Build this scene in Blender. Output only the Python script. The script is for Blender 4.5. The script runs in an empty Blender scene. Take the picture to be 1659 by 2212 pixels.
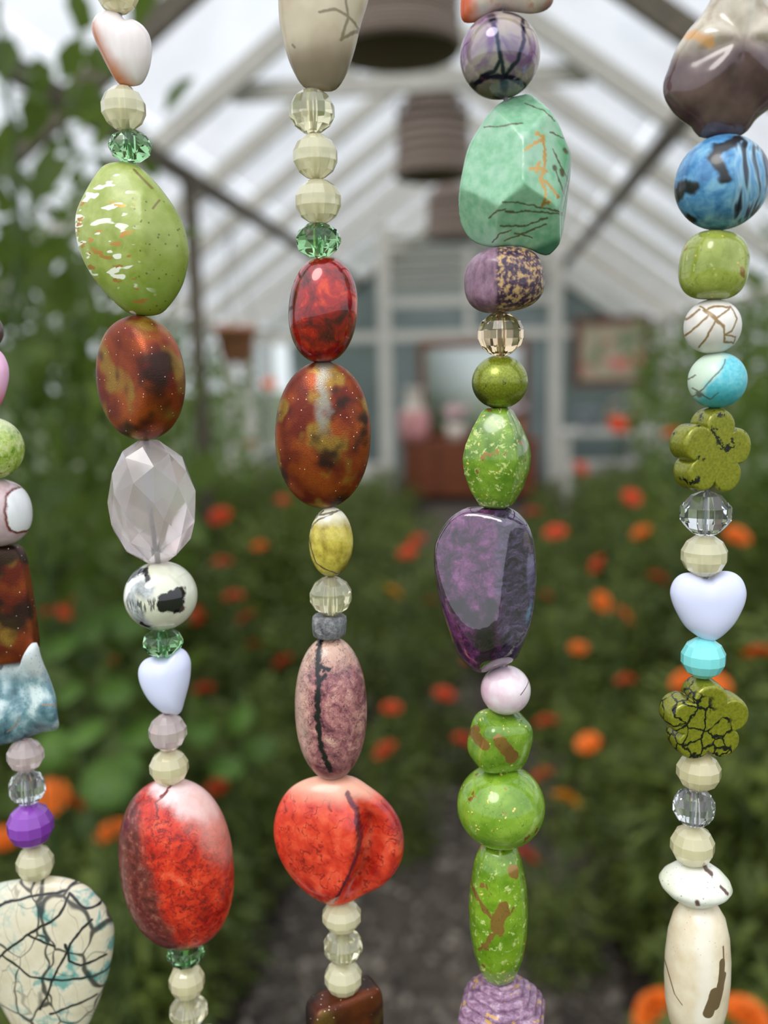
import bpy, bmesh, math, random
import numpy as np
from mathutils import Vector, Matrix

# ------------------------------------------------------------------ camera
IW, IH, FPX = 1659.0, 2212.0, 1950.0
SCN = bpy.context.scene
COL = SCN.collection
CAM_Z = 1.60
ROLL = math.radians(1.3)
_vx, _vy = 1050 - IW / 2, IH / 2 - 780          # where the greenhouse axis (+Y) vanishes
_a = _vx * math.cos(ROLL) + _vy * math.sin(ROLL)
_b = -_vx * math.sin(ROLL) + _vy * math.cos(ROLL)
_n = math.sqrt(_a * _a + _b * _b + FPX * FPX)
PSI = math.asin(_a / _n)
PIT = math.asin(_b / _n / math.cos(PSI))
_r = np.array([math.cos(PSI), math.sin(PSI), 0])
_h = np.array([-math.sin(PSI), math.cos(PSI), 0])
_up = np.array([0, 0, 1.0])
_f = _h * math.cos(PIT) - _up * math.sin(PIT)
_u = _up * math.cos(PIT) + _h * math.sin(PIT)
CR = _r * math.cos(ROLL) - _u * math.sin(ROLL)
CU = _u * math.cos(ROLL) + _r * math.sin(ROLL)
CF = _f
CP = np.array([0.0, 0.0, CAM_Z])
STR_Y = 0.170                                    # the plane the strands hang in

cam = bpy.data.cameras.new('camera')
cam.sensor_fit = 'VERTICAL'
cam.sensor_height = 36.0
cam.sensor_width = 27.0
cam.lens = FPX / IH * 36.0
cam.clip_start = 0.01
cam.clip_end = 200
cam.dof.use_dof = True
cam.dof.focus_distance = 0.170
cam.dof.aperture_fstop = 9.6
cam.dof.aperture_blades = 0
camo = bpy.data.objects.new('camera', cam)
COL.objects.link(camo)
camo.matrix_world = Matrix(((CR[0], CU[0], -CF[0], CP[0]), (CR[1], CU[1], -CF[1], CP[1]),
                            (CR[2], CU[2], -CF[2], CP[2]), (0, 0, 0, 1)))
SCN.camera = camo

def proj(P):
    d = np.asarray(P) - CP
    z = d @ CF
    return np.stack([IW / 2 + FPX * (d @ CR) / z, IH / 2 - FPX * (d @ CU) / z], -1)

def ray(px, py):
    d = CF * FPX + CR * (px - IW / 2) + CU * (IH / 2 - py)
    return d

def at_y(px, py, y):
    d = ray(px, py)
    return CP + d * (y / d[1])

# ------------------------------------------------------------------ light
w = bpy.data.worlds.new('overcast_sky')
SCN.world = w
w.use_nodes = True
nt = w.node_tree
nt.nodes.clear()
out = nt.nodes.new('ShaderNodeOutputWorld')
bg = nt.nodes.new('ShaderNodeBackground')
tc = nt.nodes.new('ShaderNodeTexCoord')
sp = nt.nodes.new('ShaderNodeSeparateXYZ')
mr = nt.nodes.new('ShaderNodeMapRange')          # overcast sky: the zenith brighter than the horizon
mr.inputs['From Min'].default_value = 0.0
mr.inputs['From Max'].default_value = 1.0
mr.inputs['To Min'].default_value = 1.25
mr.inputs['To Max'].default_value = 1.95
nt.links.new(tc.outputs['Generated'], sp.inputs[0])
nt.links.new(sp.outputs['Z'], mr.inputs['Value'])
nt.links.new(mr.outputs[0], bg.inputs['Strength'])
bg.inputs['Color'].default_value = (0.90, 0.95, 1.0, 1)
nt.links.new(bg.outputs[0], out.inputs[0])

sun = bpy.data.lights.new('sun', 'SUN')          # the bright part of the cloud cover, behind the camera
sun.energy = 1.4
sun.angle = math.radians(27)
sun.color = (1.0, 0.97, 0.92)
suno = bpy.data.objects.new('sun', sun)
COL.objects.link(suno)
suno.rotation_euler = Vector((-0.35, -0.62, 0.85)).to_track_quat('Z', 'Y').to_euler()

SCN.view_settings.view_transform = 'Standard'
SCN.view_settings.look = 'None'
SCN.view_settings.exposure = 0.0
SCN.view_settings.gamma = 1.0
SCN.view_settings.use_curve_mapping = False

# ------------------------------------------------------------------ helpers: objects
def tag(o, label=None, cat=None, group=None, kind=None):
    if label: o['label'] = label
    if cat: o['category'] = cat
    if group: o['group'] = group
    if kind: o['kind'] = kind
    return o

def empty(name, loc=(0, 0, 0), rz=0.0, parent=None):
    o = bpy.data.objects.new(name, None)
    COL.objects.link(o)
    o.location = loc
    o.rotation_euler = (0, 0, rz)
    o.empty_display_size = 0.05
    if parent: o.parent = parent
    return o

def mesh_of(name, V, F, smooth=True, fix=False):
    me = bpy.data.meshes.new(name)
    me.from_pydata([tuple(map(float, v)) for v in V], [], [tuple(f) for f in F])
    if fix:
        bm = bmesh.new(); bm.from_mesh(me)
        bmesh.ops.recalc_face_normals(bm, faces=bm.faces)
        bm.to_mesh(me); bm.free()
    me.polygons.foreach_set('use_smooth', [smooth] * len(me.polygons))
    me.update()
    return me

def obj(name, me, mat=None, parent=None, loc=(0, 0, 0), rot=(0, 0, 0), sc=1.0):
    o = bpy.data.objects.new(name, me)
    COL.objects.link(o)
    if mat and not me.materials: me.materials.append(mat)
    o.location = loc
    o.rotation_euler = rot
    o.scale = (sc, sc, sc) if not hasattr(sc, '__len__') else sc
    if parent: o.parent = parent
    return o

class MB:
    """collects simple solids that make ONE piece"""
    def __init__(s): s.V = []; s.F = []
    def add(s, V, F):
        n = len(s.V)
        s.V += [tuple(map(float, v)) for v in V]
        s.F += [tuple(i + n for i in f) for f in F]
        return s
    def box(s, a, b, bev=0.0):
        (x0, y0, z0), (x1, y1, z1) = a, b
        V = [(x0, y0, z0), (x1, y0, z0), (x1, y1, z0), (x0, y1, z0), (x0, y0, z1), (x1, y0, z1), (x1, y1, z1), (x0, y1, z1)]
        return s.add(V, [(0, 3, 2, 1), (4, 5, 6, 7), (0, 1, 5, 4), (1, 2, 6, 5), (2, 3, 7, 6), (3, 0, 4, 7)])
    def beam(s, p, q, wd, ht, up=(0, 0, 1)):
        p, q, up = Vector(p), Vector(q), Vector(up)
        d = (q - p).normalized()
        sx = d.cross(up).normalized() * wd / 2
        sy = sx.cross(d).normalized() * ht / 2
        V = [c + i * sx + j * sy for c in (p, q) for i, j in ((-1, -1), (1, -1), (1, 1), (-1, 1))]
        return s.add(V, [(0, 1, 2, 3), (7, 6, 5, 4), (0, 4, 5, 1), (1, 5, 6, 2), (2, 6, 7, 3), (3, 7, 4, 0)])
    def tube(s, pts, r, n=8):
        pts = [Vector(p) for p in pts]
        rr = r if hasattr(r, '__len__') else [r] * len(pts)
        V = []; F = []
        for i, p in enumerate(pts):
            d = (pts[min(i + 1, len(pts) - 1)] - pts[max(i - 1, 0)]).normalized()
            a = d.cross(Vector((0.31, 0.95, 0.05))).normalized()
            b = d.cross(a)
            for k in range(n):
                t = 2 * math.pi * k / n
                V.append(p + rr[i] * (math.cos(t) * a + math.sin(t) * b))
        for i in range(len(pts) - 1):
            for k in range(n):
                F.append((i * n + k, i * n + (k + 1) % n, (i + 1) * n + (k + 1) % n, (i + 1) * n + k))
        F.append(tuple(range(n))[::-1]); F.append(tuple((len(pts) - 1) * n + k for k in range(n)))
        return s.add(V, F)
    def lathe(s, prof, n=32, loc=(0, 0, 0), closed=False):
        V = []; F = []
        for r, z in prof:
            for k in range(n):
                t = 2 * math.pi * k / n
                V.append((loc[0] + r * math.cos(t), loc[1] + r * math.sin(t), loc[2] + z))
        m = len(prof)
        for i in range(m - 1 + (1 if closed else 0)):
            j = (i + 1) % m
            for k in range(n):
                F.append((i * n + k, i * n + (k + 1) % n, j * n + (k + 1) % n, j * n + k))
        return s.add(V, F)
    def build(s, name, mat, parent=None, smooth=False, fix=True, **kw):
        return obj(name, mesh_of(name, s.V, s.F, smooth, fix), mat, parent, **kw)

# ------------------------------------------------------------------ helpers: materials
def lin(c):
    r = []
    for v in c[:3]:
        v = v / 255.0
        r.append(v / 12.92 if v <= 0.04045 else ((v + 0.055) / 1.055) ** 2.4)
    return tuple(r) + (1.0,)

class NT:
    def __init__(s, name):
        s.m = bpy.data.materials.new(name)
        s.m.use_nodes = True
        s.t = s.m.node_tree
        s.t.nodes.clear()
        s.o = s.t.nodes.new('ShaderNodeOutputMaterial')
        s._co = None
    def n(s, kind): return s.t.nodes.new(kind)
    def link(s, a, b): s.t.links.new(a, b)
    def put(s, sock, v):
        if v is None: return
        if isinstance(v, bpy.types.NodeSocket): s.link(v, sock)
        elif isinstance(v, tuple) and len(v) == 3 and sock.type == 'RGBA': sock.default_value = lin(v)
        else: sock.default_value = v
    def co(s):
        if s._co is None:
            s._co = s.n('ShaderNodeTexCoord').outputs['Object']
        return s._co
    def rnd(s): return s.n('ShaderNodeObjectInfo').outputs['Random']
    def map(s, v=None, scale=(1, 1, 1), rot=(0, 0, 0), loc=(0, 0, 0)):
        m = s.n('ShaderNodeMapping')
        s.link(v or s.co(), m.inputs[0])
        m.inputs['Location'].default_value = loc
        m.inputs['Rotation'].default_value = rot
        m.inputs['Scale'].default_value = scale
        return m.outputs[0]
    def noise(s, v=None, scale=3.0, detail=4.0, rough=0.55, dist=0.0, color=False):
        m = s.n('ShaderNodeTexNoise')
        s.link(v or s.co(), m.inputs['Vector'])
        m.inputs['Scale'].default_value = scale
        m.inputs['Detail'].default_value = detail
        m.inputs['Roughness'].default_value = rough
        m.inputs['Distortion'].default_value = dist
        return m.outputs['Color' if color else 0]
    def vor(s, v=None, scale=4.0, feature='F1', rand=1.0, color=False):
        m = s.n('ShaderNodeTexVoronoi')
        m.feature = feature
        s.link(v or s.co(), m.inputs['Vector'])
        m.inputs['Scale'].default_value = scale
        m.inputs['Randomness'].default_value = rand
        return m.outputs['Color' if color else 'Distance']
    def wave(s, v=None, scale=3.0, dist=2.0, detail=2.0, dscale=1.0, dirn='X'):
        m = s.n('ShaderNodeTexWave')
        m.bands_direction = dirn
        s.link(v or s.co(), m.inputs['Vector'])
        m.inputs['Scale'].default_value = scale
        m.inputs['Distortion'].default_value = dist
        m.inputs['Detail'].default_value = detail
        m.inputs['Detail Scale'].default_value = dscale
        return m.outputs['Fac']
    def vm(s, op, a, b=None):
        m = s.n('ShaderNodeVectorMath'); m.operation = op
        s.put(m.inputs[0], a)
        if b is not None:
            s.put(m.inputs['Scale'] if op == 'SCALE' else m.inputs[1], b)
        return m.outputs['Value'] if op in ('LENGTH', 'DOT_PRODUCT', 'DISTANCE') else m.outputs[0]
    def ma(s, op, a, b=None, clamp=False):
        m = s.n('ShaderNodeMath'); m.operation = op; m.use_clamp = clamp
        s.put(m.inputs[0], a)
        if b is not None: s.put(m.inputs[1], b)
        return m.outputs[0]
    def warp(s, v=None, scale=3.0, amt=0.1, detail=2.0):
        v = v or s.co()
        c = s.vm('SUBTRACT', s.noise(v, scale, detail, color=True), (0.5, 0.5, 0.5))
        return s.vm('ADD', v, s.vm('SCALE', c, amt))
    def xyz(s, v=None):
        m = s.n('ShaderNodeSeparateXYZ'); s.link(v or s.co(), m.inputs[0])
        return m.outputs
    def rng(s, v, a, b, c=0.0, d=1.0, smooth=True):
        m = s.n('ShaderNodeMapRange')
        m.interpolation_type = 'SMOOTHSTEP' if smooth else 'LINEAR'
        s.put(m.inputs['Value'], v)
        for k, x in zip(('From Min', 'From Max', 'To Min', 'To Max'), (a, b, c, d)): m.inputs[k].default_value = x
        return m.outputs[0]
    def ramp(s, f, stops, interp='LINEAR'):
        m = s.n('ShaderNodeValToRGB')
        s.link(f, m.inputs[0])
        cr = m.color_ramp; cr.interpolation = interp
        while len(cr.elements) < len(stops): cr.elements.new(0.5)
        for e, (p, c) in zip(cr.elements, stops):
            e.position = p; e.color = lin(c)
        return m.outputs[0]
    def mix(s, f, a, b, mode='MIX'):
        m = s.n('ShaderNodeMix'); m.data_type = 'RGBA'; m.blend_type = mode
        s.put(m.inputs[0], f); s.put(m.inputs[6], a); s.put(m.inputs[7], b)
        return m.outputs[2]
    def strokes(s, lines, width, v=None, warp=0.0, wscale=6.0, soft=0.5):
        """mask of drawn lines; lines hold points (x, z) on the bead's face"""
        p = v or s.co()
        if warp: p = s.warp(p, wscale, warp)
        p = s.vm('MULTIPLY', p, (1, 0, 1))
        best = None
        for ln in lines:
            for (ax, az), (bx, bz) in zip(ln[:-1], ln[1:]):
                ba = (bx - ax, 0.0, bz - az)
                l2 = max(ba[0] ** 2 + ba[2] ** 2, 1e-6)
                pa = s.vm('SUBTRACT', p, (ax, 0.0, az))
                h = s.ma('MULTIPLY', s.vm('DOT_PRODUCT', pa, ba), 1.0 / l2, clamp=True)
                m = s.n('ShaderNodeVectorMath'); m.operation = 'SCALE'
                m.inputs[0].default_value = ba; s.link(h, m.inputs['Scale'])
                d = s.vm('LENGTH', s.vm('SUBTRACT', pa, m.outputs[0]))
                best = d if best is None else s.ma('MINIMUM', best, d)
        return s.rng(best, width * (1 - soft), width * (1 + soft), 1.0, 0.0)
    def bump(s, hgt, strength=0.3, dist=0.02):
        m = s.n('ShaderNodeBump')
        m.inputs['Strength'].default_value = strength
        m.inputs['Distance'].default_value = dist
        s.link(hgt, m.inputs['Height'])
        return m.outputs[0]
    def pr(s, base=(200, 200, 200), rough=0.4, metal=0.0, trans=0.0, ior=1.5, coat=0.0, coat_rough=0.05, normal=None, spec=0.5,
           sss=0.0, sss_r=(1, 1, 1), sss_s=0.002, film=0.0, film_ior=1.6, sheen=0.0, emis=None):
        m = s.n('ShaderNodeBsdfPrincipled')
        I = m.inputs
        s.put(I['Base Color'], base); s.put(I['Roughness'], rough); s.put(I['Metallic'], metal)
        s.put(I['Transmission Weight'], trans); I['IOR'].default_value = ior
        s.put(I['Coat Weight'], coat); I['Coat Roughness'].default_value = coat_rough
        I['Specular IOR Level'].default_value = spec
        if sss:
            I['Subsurface Weight'].default_value = sss
            I['Subsurface Radius'].default_value = sss_r
            I['Subsurface Scale'].default_value = sss_s
        if film:
            I['Thin Film Thickness'].default_value = film
            I['Thin Film IOR'].default_value = film_ior
        if normal is not None: s.link(normal, I['Normal'])
        return m.outputs[0]
    def done(s, sh):
        s.link(sh, s.o.inputs['Surface'])
        return s.m

def simple(name, base, rough=0.5, var=0.0, scale=5.0, **kw):
    t = NT(name)
    c = base
    if var:
        lo = tuple(max(0, v * (1 - var)) for v in base); hi = tuple(min(255, v * (1 + var)) for v in base)
        c = t.ramp(t.noise(scale=scale, detail=5), [(0.3, lo), (0.7, hi)])
    return t.done(t.pr(c, rough, **kw))
# ------------------------------------------------------------------ the greenhouse
RND = random.Random(7)
XL, XR, EAVE, XRIDGE, ZRIDGE = -2.67, 1.90, 2.01, -0.385, 3.65
YF, YP, YE = 0.17, 10.0, 12.3                    # front wall, partition, rear wall

def wood(name, base, var=0.18, rough=0.65):
    t = NT(name)
    g = t.noise(t.map(scale=(14, 1.2, 14)), 3.0, 6, 0.6)
    lo = tuple(v * (1 - var) for v in base); hi = tuple(min(255, v * (1 + var * 0.5)) for v in base)
    c = t.ramp(g, [(0.3, lo), (0.65, hi)])
    return t.done(t.pr(c, rough, normal=t.bump(g, 0.2, 0.004)))

M_white = wood('white_paint_weathered', (205, 201, 192), 0.14)
M_grey = wood('grey_weathered_wood', (108, 98, 84), 0.25)
M_dark = wood('dark_weathered_wood', (88, 78, 62), 0.28)
M_brown = wood('red_brown_wood', (128, 70, 42), 0.25, 0.45)
M_knob = simple('dark_metal', (30, 28, 28), 0.4, metal=0.5)
M_board = simple('grey_green_board', (112, 124, 122), 0.7, 0.08, 2.0)

def glass_mat(name, tint):
    t = NT(name)
    tr = t.n('ShaderNodeBsdfTransparent')
    dirt = t.noise(scale=2.2, detail=6)
    t.put(tr.inputs[0], t.ramp(dirt, [(0.3, tuple(v * 0.97 for v in tint)), (0.7, tint)]))
    gl = t.n('ShaderNodeBsdfGlossy'); gl.inputs['Roughness'].default_value = 0.08
    lw_ = t.n('ShaderNodeLayerWeight'); lw_.inputs[0].default_value = 0.5
    fr = t.rng(t.ma('POWER', lw_.outputs['Facing'], 4.0), 0.0, 1.0, 0.03, 0.6, smooth=False)
    mx = t.n('ShaderNodeMixShader')
    t.link(fr, mx.inputs[0]); t.link(tr.outputs[0], mx.inputs[1]); t.link(gl.outputs[0], mx.inputs[2])
    return t.done(mx.outputs[0])
M_glass = glass_mat('dusty_greenhouse_glass', (247, 247, 248))
M_glass2 = glass_mat('partition_glass', (246, 248, 247))

def slope_z(x, off=0.0):
    return (ZRIDGE - (ZRIDGE - EAVE) * abs(x - XRIDGE) / (XR - XRIDGE)) + off

# floor and path
t = NT('dark_bed_soil')
nz = t.noise(scale=9, detail=8, rough=0.7)
soil = t.done(t.pr(t.ramp(nz, [(0.3, (26, 20, 15)), (0.7, (62, 50, 38))]), 0.9, normal=t.bump(nz, 0.8, 0.03)))
fl = MB().box((XL - 0.1, -0.6, -0.12), (XR + 0.1, YE + 0.1, 0.0)).build('floor', soil)
tag(fl, 'dark soil floor of the greenhouse beds', 'floor', kind='structure')
t = NT('lawn_green')
nz = t.noise(scale=6, detail=8)
lawnm = t.done(t.pr(t.ramp(nz, [(0.3, (60, 74, 40)), (0.7, (104, 116, 72))]), 0.9))
lw = MB().box((-40, -40, -0.3), (40, 60, -0.13)).build('ground', lawnm)
tag(lw, 'lawn around the greenhouse', 'lawn', kind='structure')
t = NT('brown_grey_gravel')
nz = t.vor(scale=40)
nn = t.noise(scale=30, detail=6)
gm = t.done(t.pr(t.ramp(nn, [(0.3, (48, 41, 34)), (0.7, (92, 82, 71))]), 0.9, normal=t.bump(nz, 0.9, 0.02)))
pth = MB().box((-0.60, -0.5, 0.0), (0.34, 9.9, 0.02)).build('path', gm)
tag(pth, 'brown grey gravel path between the flower beds', 'path', kind='structure')
t = NT('pebble_mix')
pm = t.done(t.pr(t.ramp(t.rnd() if False else t.noise(scale=23, detail=1), [(0.3, (48, 42, 36)), (0.5, (84, 76, 67)), (0.70, (150, 140, 127))]), 0.85))
ico = bmesh.new(); bmesh.ops.create_icosphere(ico, subdivisions=1, radius=1.0)
IV = np.array([v.co[:] for v in ico.verts]); IF = [tuple(v.index for v in f.verts) for f in ico.faces]; ico.free()
mb = MB()
for k in range(4200):
    y = 0.9 + 4.6 * RND.random() ** 1.3
    x = RND.uniform(-0.60, 0.34)
    r = RND.uniform(0.006, 0.019)
    a = RND.uniform(0, 6.28)
    V = IV * np.array([r * RND.uniform(0.8, 1.4), r, r * 0.7])
    V = V @ np.array([[math.cos(a), math.sin(a), 0], [-math.sin(a), math.cos(a), 0], [0, 0, 1]]) + np.array([x, y, 0.024])
    mb.add(V, IF)
g = mb.build('gravel', pm, fix=False, smooth=True)
tag(g, 'loose brown and grey pebbles covering the path', 'gravel', kind='stuff')

# roof
roof = tag(empty('ceiling', (XRIDGE, 6, ZRIDGE)), 'pitched glass roof on white rafters', 'roof', kind='structure')
def child(o, parent):
    o.parent = parent
    o.matrix_parent_inverse = Matrix.Translation(-Vector(parent.location))
    return o
RY = [0.21, 1.01, 1.94, 2.87, 3.80, 4.73, 5.66, 6.59, 7.52, 8.45, 9.30, 10.0, 11.1, 12.25]
for y in RY:
    for xe in (XL, XR):
        m = M_white if y > 4 else M_grey
        child(MB().beam((xe, y, EAVE), (XRIDGE, y, ZRIDGE), 0.055, 0.10).build('rafter', m), roof)
for xe in (XL, XR):
    sx = xe + (XRIDGE - xe) * 0.445
    child(MB().beam((sx, YF, slope_z(sx, -0.085)), (sx, YE, slope_z(sx, -0.085)), 0.05, 0.085).build('purlin', M_dark), roof)
    child(MB().beam((xe, YF, EAVE - 0.02), (xe, YE, EAVE - 0.02), 0.09, 0.09).build('eave_plate', M_white), roof)
child(MB().beam((XRIDGE, YF, ZRIDGE), (XRIDGE, YE, ZRIDGE), 0.06, 0.16).build('ridge_beam', M_white), roof)
for y in (4.73,):
    child(MB().beam((-1.28, y + 0.06, 2.98), (0.51, y + 0.06, 2.98), 0.04, 0.09).build('collar_tie', M_white), roof)
edges = RY
for i in range(len(edges) - 1):
    y0, y1 = edges[i] + 0.01, edges[i + 1] - 0.01
    for xe in (XL, XR):
        for s0, s1 in ((0.0, 0.445), (0.455, 0.99)):
            xa = xe + (XRIDGE - xe) * s0; xb = xe + (XRIDGE - xe) * s1
            za, zb = slope_z(xa, 0.058), slope_z(xb, 0.058)
            p = MB()
            V = [(xa, y0, za), (xb, y0, zb), (xb, y1, zb), (xa, y1, za), (xa, y0, za + 0.005), (xb, y0, zb + 0.005), (xb, y1, zb + 0.005), (xa, y1, za + 0.005)]
            p.add(V, [(0, 3, 2, 1), (4, 5, 6, 7), (0, 1, 5, 4), (1, 2, 6, 5), (2, 3, 7, 6), (3, 0, 4, 7)])
            child(p.build('pane', M_glass), roof)
child(MB().beam((-1.62, 5.05, 0.0), (-1.62, 5.05, slope_z(-1.62, -0.12)), 0.07, 0.07, (0, 1, 0)).build('support_post', M_grey), roof)

# side walls
for side, x in (('left', XL), ('right', XR)):
    wl = tag(empty('wall_' + side, (x, 6, 0)), 'glazed %s side wall on a low white board base' % side, 'wall', kind='structure')
    child(MB().box((x - 0.03, YF, 0), (x + 0.03, YE, 0.55)).build('base_board', M_white), wl)
    child(MB().box((x - 0.05, YF, 0.55), (x + 0.05, YE, 0.60)).build('sill', M_white), wl)
    for k in range(0, len(RY), 2):
        child(MB().box((x - 0.04, RY[k] - 0.035, 0.60), (x + 0.04, RY[k] + 0.035, EAVE - 0.06)).build('post', M_white), wl)
    for k in range(0, len(RY) - 2, 2):
        child(MB().box((x - 0.003, RY[k] + 0.04, 0.61), (x + 0.003, RY[k + 2] - 0.04, EAVE - 0.07)).build('pane', M_glass), wl)

# front wall with the doorway the strands hang in
fw = tag(empty('wall_front', (0, YF + 0.1, 0)), 'glazed front gable around the open doorway', 'wall', kind='structure')
for x in (-0.56, 0.56):
    child(MB().box((x - 0.05, YF + 0.02, 0), (x + 0.05, YF + 0.10, slope_z(x, -0.1))).build('post', M_white), fw)
child(MB().box((-0.51, YF + 0.02, 2.02), (0.51, YF + 0.10, 2.12)).build('lintel', M_white), fw)
for xa, xb in ((XL + 0.05, -0.62), (0.62, XR - 0.05)):
    child(MB().box((xa, YF + 0.03, 0), (xb, YF + 0.09, 0.6)).build('base_board', M_white), fw)
    zt = min(slope_z(xa, -0.1), slope_z(xb, -0.1))
    child(MB().box((xa, YF + 0.055, 0.61), (xb, YF + 0.061, zt)).build('pane', M_glass), fw)
child(MB().box((-0.50, YF + 0.055, 2.13), (0.50, YF + 0.061, 3.0)).build('pane', M_glass), fw)

# the partition at the far end
wb = tag(empty('wall_back', (0, YP, 0)), 'white framed glazed partition with louvres at the far end', 'wall', kind='structure')
PX = (XL + 0.03, -1.10, 0.74, XR - 0.03)
for x in PX:
    child(MB().box((x - 0.065, YP - 0.05, 0), (x + 0.065, YP + 0.05, slope_z(x, -0.08))).build('post', M_white), wb)
child(MB().box((XL + 0.1, YP - 0.04, 1.84), (-1.17, YP + 0.04, 1.94)).build('rail', M_white), wb)
child(MB().box((-1.03, YP - 0.04, 1.84), (0.67, YP + 0.04, 1.94)).build('rail', M_white), wb)
child(MB().box((0.81, YP - 0.04, 1.84), (XR - 0.1, YP + 0.04, 1.94)).build('rail', M_white), wb)
child(MB().box((-1.03, YP - 0.04, 2.20), (0.67, YP + 0.04, 2.30)).build('rail', M_white), wb)
child(MB().box((-0.22, YP - 0.03, 1.94), (-0.14, YP + 0.03, 2.80)).build('mullion', M_white), wb)
for z in (2.42, 2.54, 2.66, 2.78, 2.90):
    for xa, xb in ((-1.03, -0.22), (-0.14, 0.67)):
        child(MB().beam((xa, YP, z), (xb, YP, z), 0.09, 0.015, (0, 0.75, 0.66)).build('louvre_slat', M_white), wb)
for xa, xb, za, zb in ((XL + 0.1, -1.17, 0.5, 1.84), (0.81, XR - 0.1, 0.5, 1.84), (-1.03, -0.22, 1.95, 2.19), (-0.14, 0.67, 1.95, 2.19)):
    child(MB().box((xa, YP - 0.003, za), (xb, YP + 0.003, zb)).build('pane', M_glass2), wb)
for xa, xb in ((XL + 0.1, -1.17), (0.81, XR - 0.1)):
    a, b = (xa, YP - 0.003, 1.95), (xb, YP - 0.003, 1.95)
    zt0, zt1 = max(1.96, slope_z(xa, -0.09)), max(1.96, slope_z(xb, -0.09))
    V = [a, b, (xb, YP - 0.003, zt1), (xa, YP - 0.003, zt0)]
    V += [(x, y + 0.006, z) for x, y, z in V]
    child(MB().add(V, [(0, 1, 2, 3), (7, 6, 5, 4), (0, 4, 5, 1), (1, 5, 6, 2), (2, 6, 7, 3), (3, 7, 4, 0)]).build('pane', M_glass2), wb)
    child(MB().box((xa, YP - 0.04, 0.0), (xb, YP + 0.04, 0.5)).build('base_board', M_white), wb)
V = [(XL, YE, 0), (XR, YE, 0), (XR, YE, EAVE), (XRIDGE, YE, ZRIDGE - 0.05), (XL, YE, EAVE)]
V += [(x, y + 0.08, z) for x, y, z in V]
rw = MB().add(V, [(0, 1, 2, 3, 4), (9, 8, 7, 6, 5), (0, 5, 6, 1), (1, 6, 7, 2), (2, 7, 8, 3), (3, 8, 9, 4), (4, 9, 5, 0)]).build('wall_rear', M_board)
tag(rw, 'plain grey green end wall behind the glazed partition', 'wall', kind='structure')

# things at the far end
dr = tag(empty('dresser', (-0.19, 10.55, 0)), 'red brown wooden dresser with dark knobs behind the partition posts', 'dresser')
MB().box((-0.76, -0.2, 0.06), (0.76, 0.2, 0.66)).build('body', M_brown, dr)
MB().box((-0.80, -0.23, 0.66), (0.80, 0.22, 0.70)).build('top', M_brown, dr)
for x in (-0.70, 0.70):
    for y in (-0.15, 0.15):
        MB().box((x - 0.03, y - 0.03, 0), (x + 0.03, y + 0.03, 0.06)).build('foot', M_brown, dr)
for i in range(2):
    for k in range(3):
        x0 = -0.73 + i * 0.75; z0 = 0.09 + k * 0.19
        d = MB().box((x0, -0.22, z0), (x0 + 0.71, -0.2, z0 + 0.17)).build('drawer', M_brown, dr)
        MB().lathe([(0.0, -0.02), (0.02, -0.02), (0.028, 0.0), (0.02, 0.02), (0.0, 0.02)], 12, (x0 + 0.355, -0.24, z0 + 0.085)).build('knob', M_knob, d, smooth=True)
mi = tag(empty('mirror', (-0.15, 10.72, 0.70)), 'wood framed mirror standing on the dresser', 'mirror')
for a, b in (((-0.64, -0.02, 0.0), (0.64, 0.02, 0.09)), ((-0.64, -0.02, 1.06), (0.64, 0.02, 1.16)), ((-0.64, -0.02, 0.09), (-0.56, 0.02, 1.06)), ((0.56, -0.02, 0.09), (0.64, 0.02, 1.06))):
    MB().box(a, b).build('frame_bar', M_brown, mi)
MB().box((-0.56, -0.005, 0.09), (0.56, 0.005, 1.06)).build('mirror_glass', simple('mirror_silver', (200, 206, 204), 0.12, metal=1.0), mi)

M_pink = simple('pink_glaze', (226, 158, 156), 0.4, 0.1)
M_cream = simple('cream_glaze', (226, 214, 200), 0.4, 0.06)
M_pet = simple('pale_pink_petal', (232, 196, 196), 0.6, 0.1, 30)
M_terra = simple('terracotta', (206, 138, 106), 0.8, 0.1)
va = tag(empty('vase', (-0.83, 10.45, 0.70)), 'tall pink vase with a cream neck on the dresser', 'vase')
MB().lathe([(0.0, 0), (0.14, 0.0), (0.17, 0.12), (0.165, 0.28), (0.13, 0.36)], 24).build('body', M_pink, va, smooth=True)
MB().lathe([(0.13, 0.36), (0.09, 0.46), (0.085, 0.56), (0.11, 0.62), (0.09, 0.615), (0.07, 0.5)], 24).build('neck', M_cream, va, smooth=True)
def bouquet(name, loc, potm, label, petm, h=0.2):
    e = tag(empty(name, loc), label, 'plant pot')
    MB().lathe([(0, 0), (0.09, 0), (0.12, h), (0.11, h), (0.1, h - 0.03), (0, h - 0.03)], 20).build('pot', potm, e, smooth=True)
    for k in range(9):
        a = k * 2.4; r = 0.13 * math.sqrt((k + 0.5) / 9)
        p = (r * math.cos(a), r * math.sin(a), h + 0.13 + 0.04 * math.sin(k * 1.7))
        MB().tube([(0.2 * p[0], 0.2 * p[1], h - 0.02), p], 0.004, 5).build('stem', M_knob, e)
        mbf = MB()
        mbf.add(IV * np.array([0.05, 0.05, 0.04]) + np.array(p), IF)
        mbf.build('flower_head', petm, e, smooth=True)
    return e
bouquet('flower_pot', (-0.35, 10.45, 0.70), M_cream, 'white pot of pale pink flowers on the dresser', M_pet)
bouquet('flower_pot', (0.30, 10.47, 0.70), M_terra, 'terracotta pot of pale flowers at the right of the dresser', simple('lilac_petal', (206, 186, 190), 0.6))

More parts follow.
